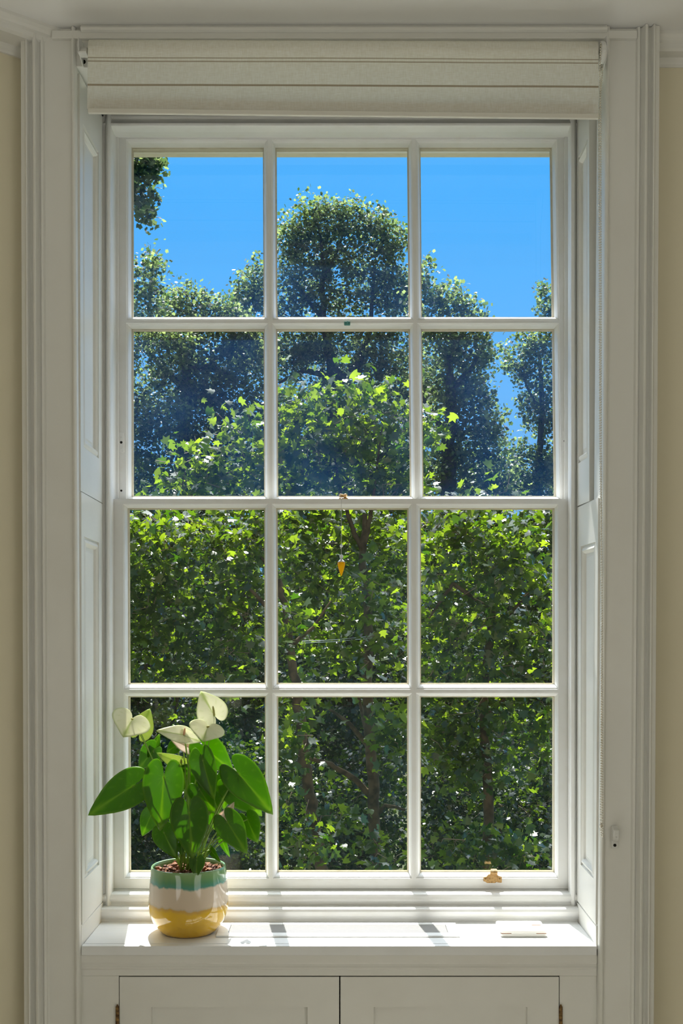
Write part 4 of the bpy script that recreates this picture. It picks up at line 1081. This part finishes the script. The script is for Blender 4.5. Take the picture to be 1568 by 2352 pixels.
tot += tree('plane_tree', 'near plane tree with slim leaning trunk at the left of the middle panes', 'tree',
  [(640, 1330, 9.6, 0.02), (660, 1420, 9.6, 0.028), (668, 1500, 9.6, 0.032), (680, 1580, 9.6, 0.036), (692, 1680, 9.6, 0.040), (705, 1790, 9.6, 0.042), (718, 1880, 9.6, 0.044), (745, 2010, 9.6, 0.046), (760, 2200, 9.6, 0.05)],
  [[(664, 1440, 9.6, 0.024), (620, 1400, 9.6, 0.018), (560, 1340, 9.6, 0.01)], [(670, 1480, 9.6, 0.02), (720, 1440, 9.7, 0.012), (760, 1380, 9.7, 0.006)], [(650, 1360, 9.6, 0.018), (600, 1280, 9.7, 0.01)]],
  [(420, 1230, 9.8, 130, 55), (560, 1260, 9.8, 90, 70), (380, 1330, 9.8, 110, 60), (520, 1370, 9.8, 110, 60), (400, 1440, 9.8, 110, 60), (540, 1480, 9.8, 90, 60), (380, 1540, 9.8, 100, 45), (270, 1350, 9.8, 90, 200), (620, 1200, 9.9, 60, 50), (480, 1560, 9.8, 110, 30), (650, 1640, 9.8, 30, 50), (650, 1430, 9.3, 40, 50), (680, 1700, 9.2, 40, 60), (700, 1940, 9.2, 60, 50), (640, 1840, 9.3, 30, 60)],
  0.078, 2.9, M_LEAF_NEAR, 23, M_BARK, LT, 7, 2.6, dY=-1.4)
tot += tree('plane_tree', 'near bushy plane tree filling the right hand lower panes', 'tree',
  [(1120, 1250, 9.9, 0.02), (1130, 1400, 9.9, 0.03), (1110, 1600, 9.9, 0.035), (1120, 1800, 9.9, 0.04), (1120, 2200, 9.9, 0.045)],
  [[(1125, 1400, 9.9, 0.025), (1040, 1340, 9.6, 0.015), (985, 1420, 9.5, 0.008)], [(1125, 1450, 9.9, 0.02), (1200, 1380, 9.8, 0.012), (1250, 1300, 9.8, 0.006)], [(1115, 1650, 9.9, 0.02), (1180, 1580, 9.8, 0.01)]],
  [(1130, 1130, 9.4, 40, 18), (1085, 1150, 9.5, 50, 18), (1020, 1220, 9.7, 80, 50), (1130, 1230, 9.7, 100, 50), (1060, 1320, 9.7, 110, 60), (1190, 1330, 9.7, 90, 65), (1000, 1420, 9.8, 90, 60), (1120, 1440, 9.8, 100, 60), (1220, 1460, 9.8, 70, 60),
   (1040, 1540, 9.8, 110, 50), (1180, 1550, 9.8, 100, 50), (1100, 1650, 9.8, 130, 50), (1230, 1680, 9.8, 60, 70), (1100, 1740, 9.8, 60, 50), (1010, 1680, 9.8, 50, 60), (1060, 1760, 9.9, 90, 50), (1200, 1960, 9.6, 90, 60), (1080, 1940, 9.7, 90, 50), (1360, 1500, 9.8, 80, 300)],
  0.078, 2.8, M_LEAF_NEAR, 25, M_BARK, LT, 7, 2.6, dY=-1.4)
# understorey shrubs and hedge trees behind
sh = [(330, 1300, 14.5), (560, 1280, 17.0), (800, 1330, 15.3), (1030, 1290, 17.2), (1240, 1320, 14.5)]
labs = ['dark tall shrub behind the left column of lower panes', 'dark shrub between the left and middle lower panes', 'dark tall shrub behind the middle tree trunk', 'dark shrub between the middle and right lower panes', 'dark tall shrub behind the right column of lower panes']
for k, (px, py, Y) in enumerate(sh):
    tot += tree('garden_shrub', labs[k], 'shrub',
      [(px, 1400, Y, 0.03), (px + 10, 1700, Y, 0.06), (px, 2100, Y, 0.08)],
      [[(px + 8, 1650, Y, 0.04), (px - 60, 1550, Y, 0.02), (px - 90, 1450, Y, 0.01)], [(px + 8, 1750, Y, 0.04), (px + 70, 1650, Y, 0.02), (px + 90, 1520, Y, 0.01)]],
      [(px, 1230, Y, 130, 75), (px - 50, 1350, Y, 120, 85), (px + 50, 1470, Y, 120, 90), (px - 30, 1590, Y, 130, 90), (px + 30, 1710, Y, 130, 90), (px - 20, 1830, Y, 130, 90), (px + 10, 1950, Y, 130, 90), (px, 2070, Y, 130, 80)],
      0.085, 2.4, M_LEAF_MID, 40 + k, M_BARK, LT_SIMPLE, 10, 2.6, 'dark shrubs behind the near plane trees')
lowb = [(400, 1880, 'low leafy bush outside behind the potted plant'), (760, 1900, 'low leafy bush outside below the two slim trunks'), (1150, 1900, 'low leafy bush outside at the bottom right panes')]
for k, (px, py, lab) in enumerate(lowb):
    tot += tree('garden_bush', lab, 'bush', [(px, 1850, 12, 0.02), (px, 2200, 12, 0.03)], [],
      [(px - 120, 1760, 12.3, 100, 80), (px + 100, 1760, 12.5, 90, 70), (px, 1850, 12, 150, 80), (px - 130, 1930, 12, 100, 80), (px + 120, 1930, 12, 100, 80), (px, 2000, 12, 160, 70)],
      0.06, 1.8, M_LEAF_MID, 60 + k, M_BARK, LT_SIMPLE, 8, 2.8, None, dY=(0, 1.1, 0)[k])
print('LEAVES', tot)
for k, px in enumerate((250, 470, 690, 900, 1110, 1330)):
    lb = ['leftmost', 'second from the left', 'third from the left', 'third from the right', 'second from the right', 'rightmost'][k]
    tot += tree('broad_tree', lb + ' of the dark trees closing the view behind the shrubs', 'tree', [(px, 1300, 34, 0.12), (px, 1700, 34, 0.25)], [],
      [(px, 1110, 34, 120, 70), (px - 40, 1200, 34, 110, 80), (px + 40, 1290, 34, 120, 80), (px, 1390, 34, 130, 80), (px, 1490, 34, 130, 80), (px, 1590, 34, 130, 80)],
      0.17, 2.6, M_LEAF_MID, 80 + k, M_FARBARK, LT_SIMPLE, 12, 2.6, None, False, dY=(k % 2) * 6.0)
# wall added far behind the shrubs to block the low sky
m = MB(); m.box(-18, 18, 46, 46.4, -4.05, 2.4); tag(m.build('sky_block_wall', M_STONE), 'unseen brick wall added behind the shrubs to block the low sky', 'wall')
# two thin cables crossing in front of the trees
m = MB()
for dz in (0.0, -0.014):
    A_ = Vector(W(667, 1474, 8.2)) + Vector((0, 0, dz)); B_ = Vector(W(847, 1462, 10.04)) + Vector((0, 0, dz * 1.2))
    m.tube([A_, (A_ + B_) / 2 + Vector((0, -0.02, -0.008)), B_], 0.0028, 6)
tag(m.build('garden_wire', M_CABLE), 'two thin pale parallel wires strung between the slim trunks', 'wire')
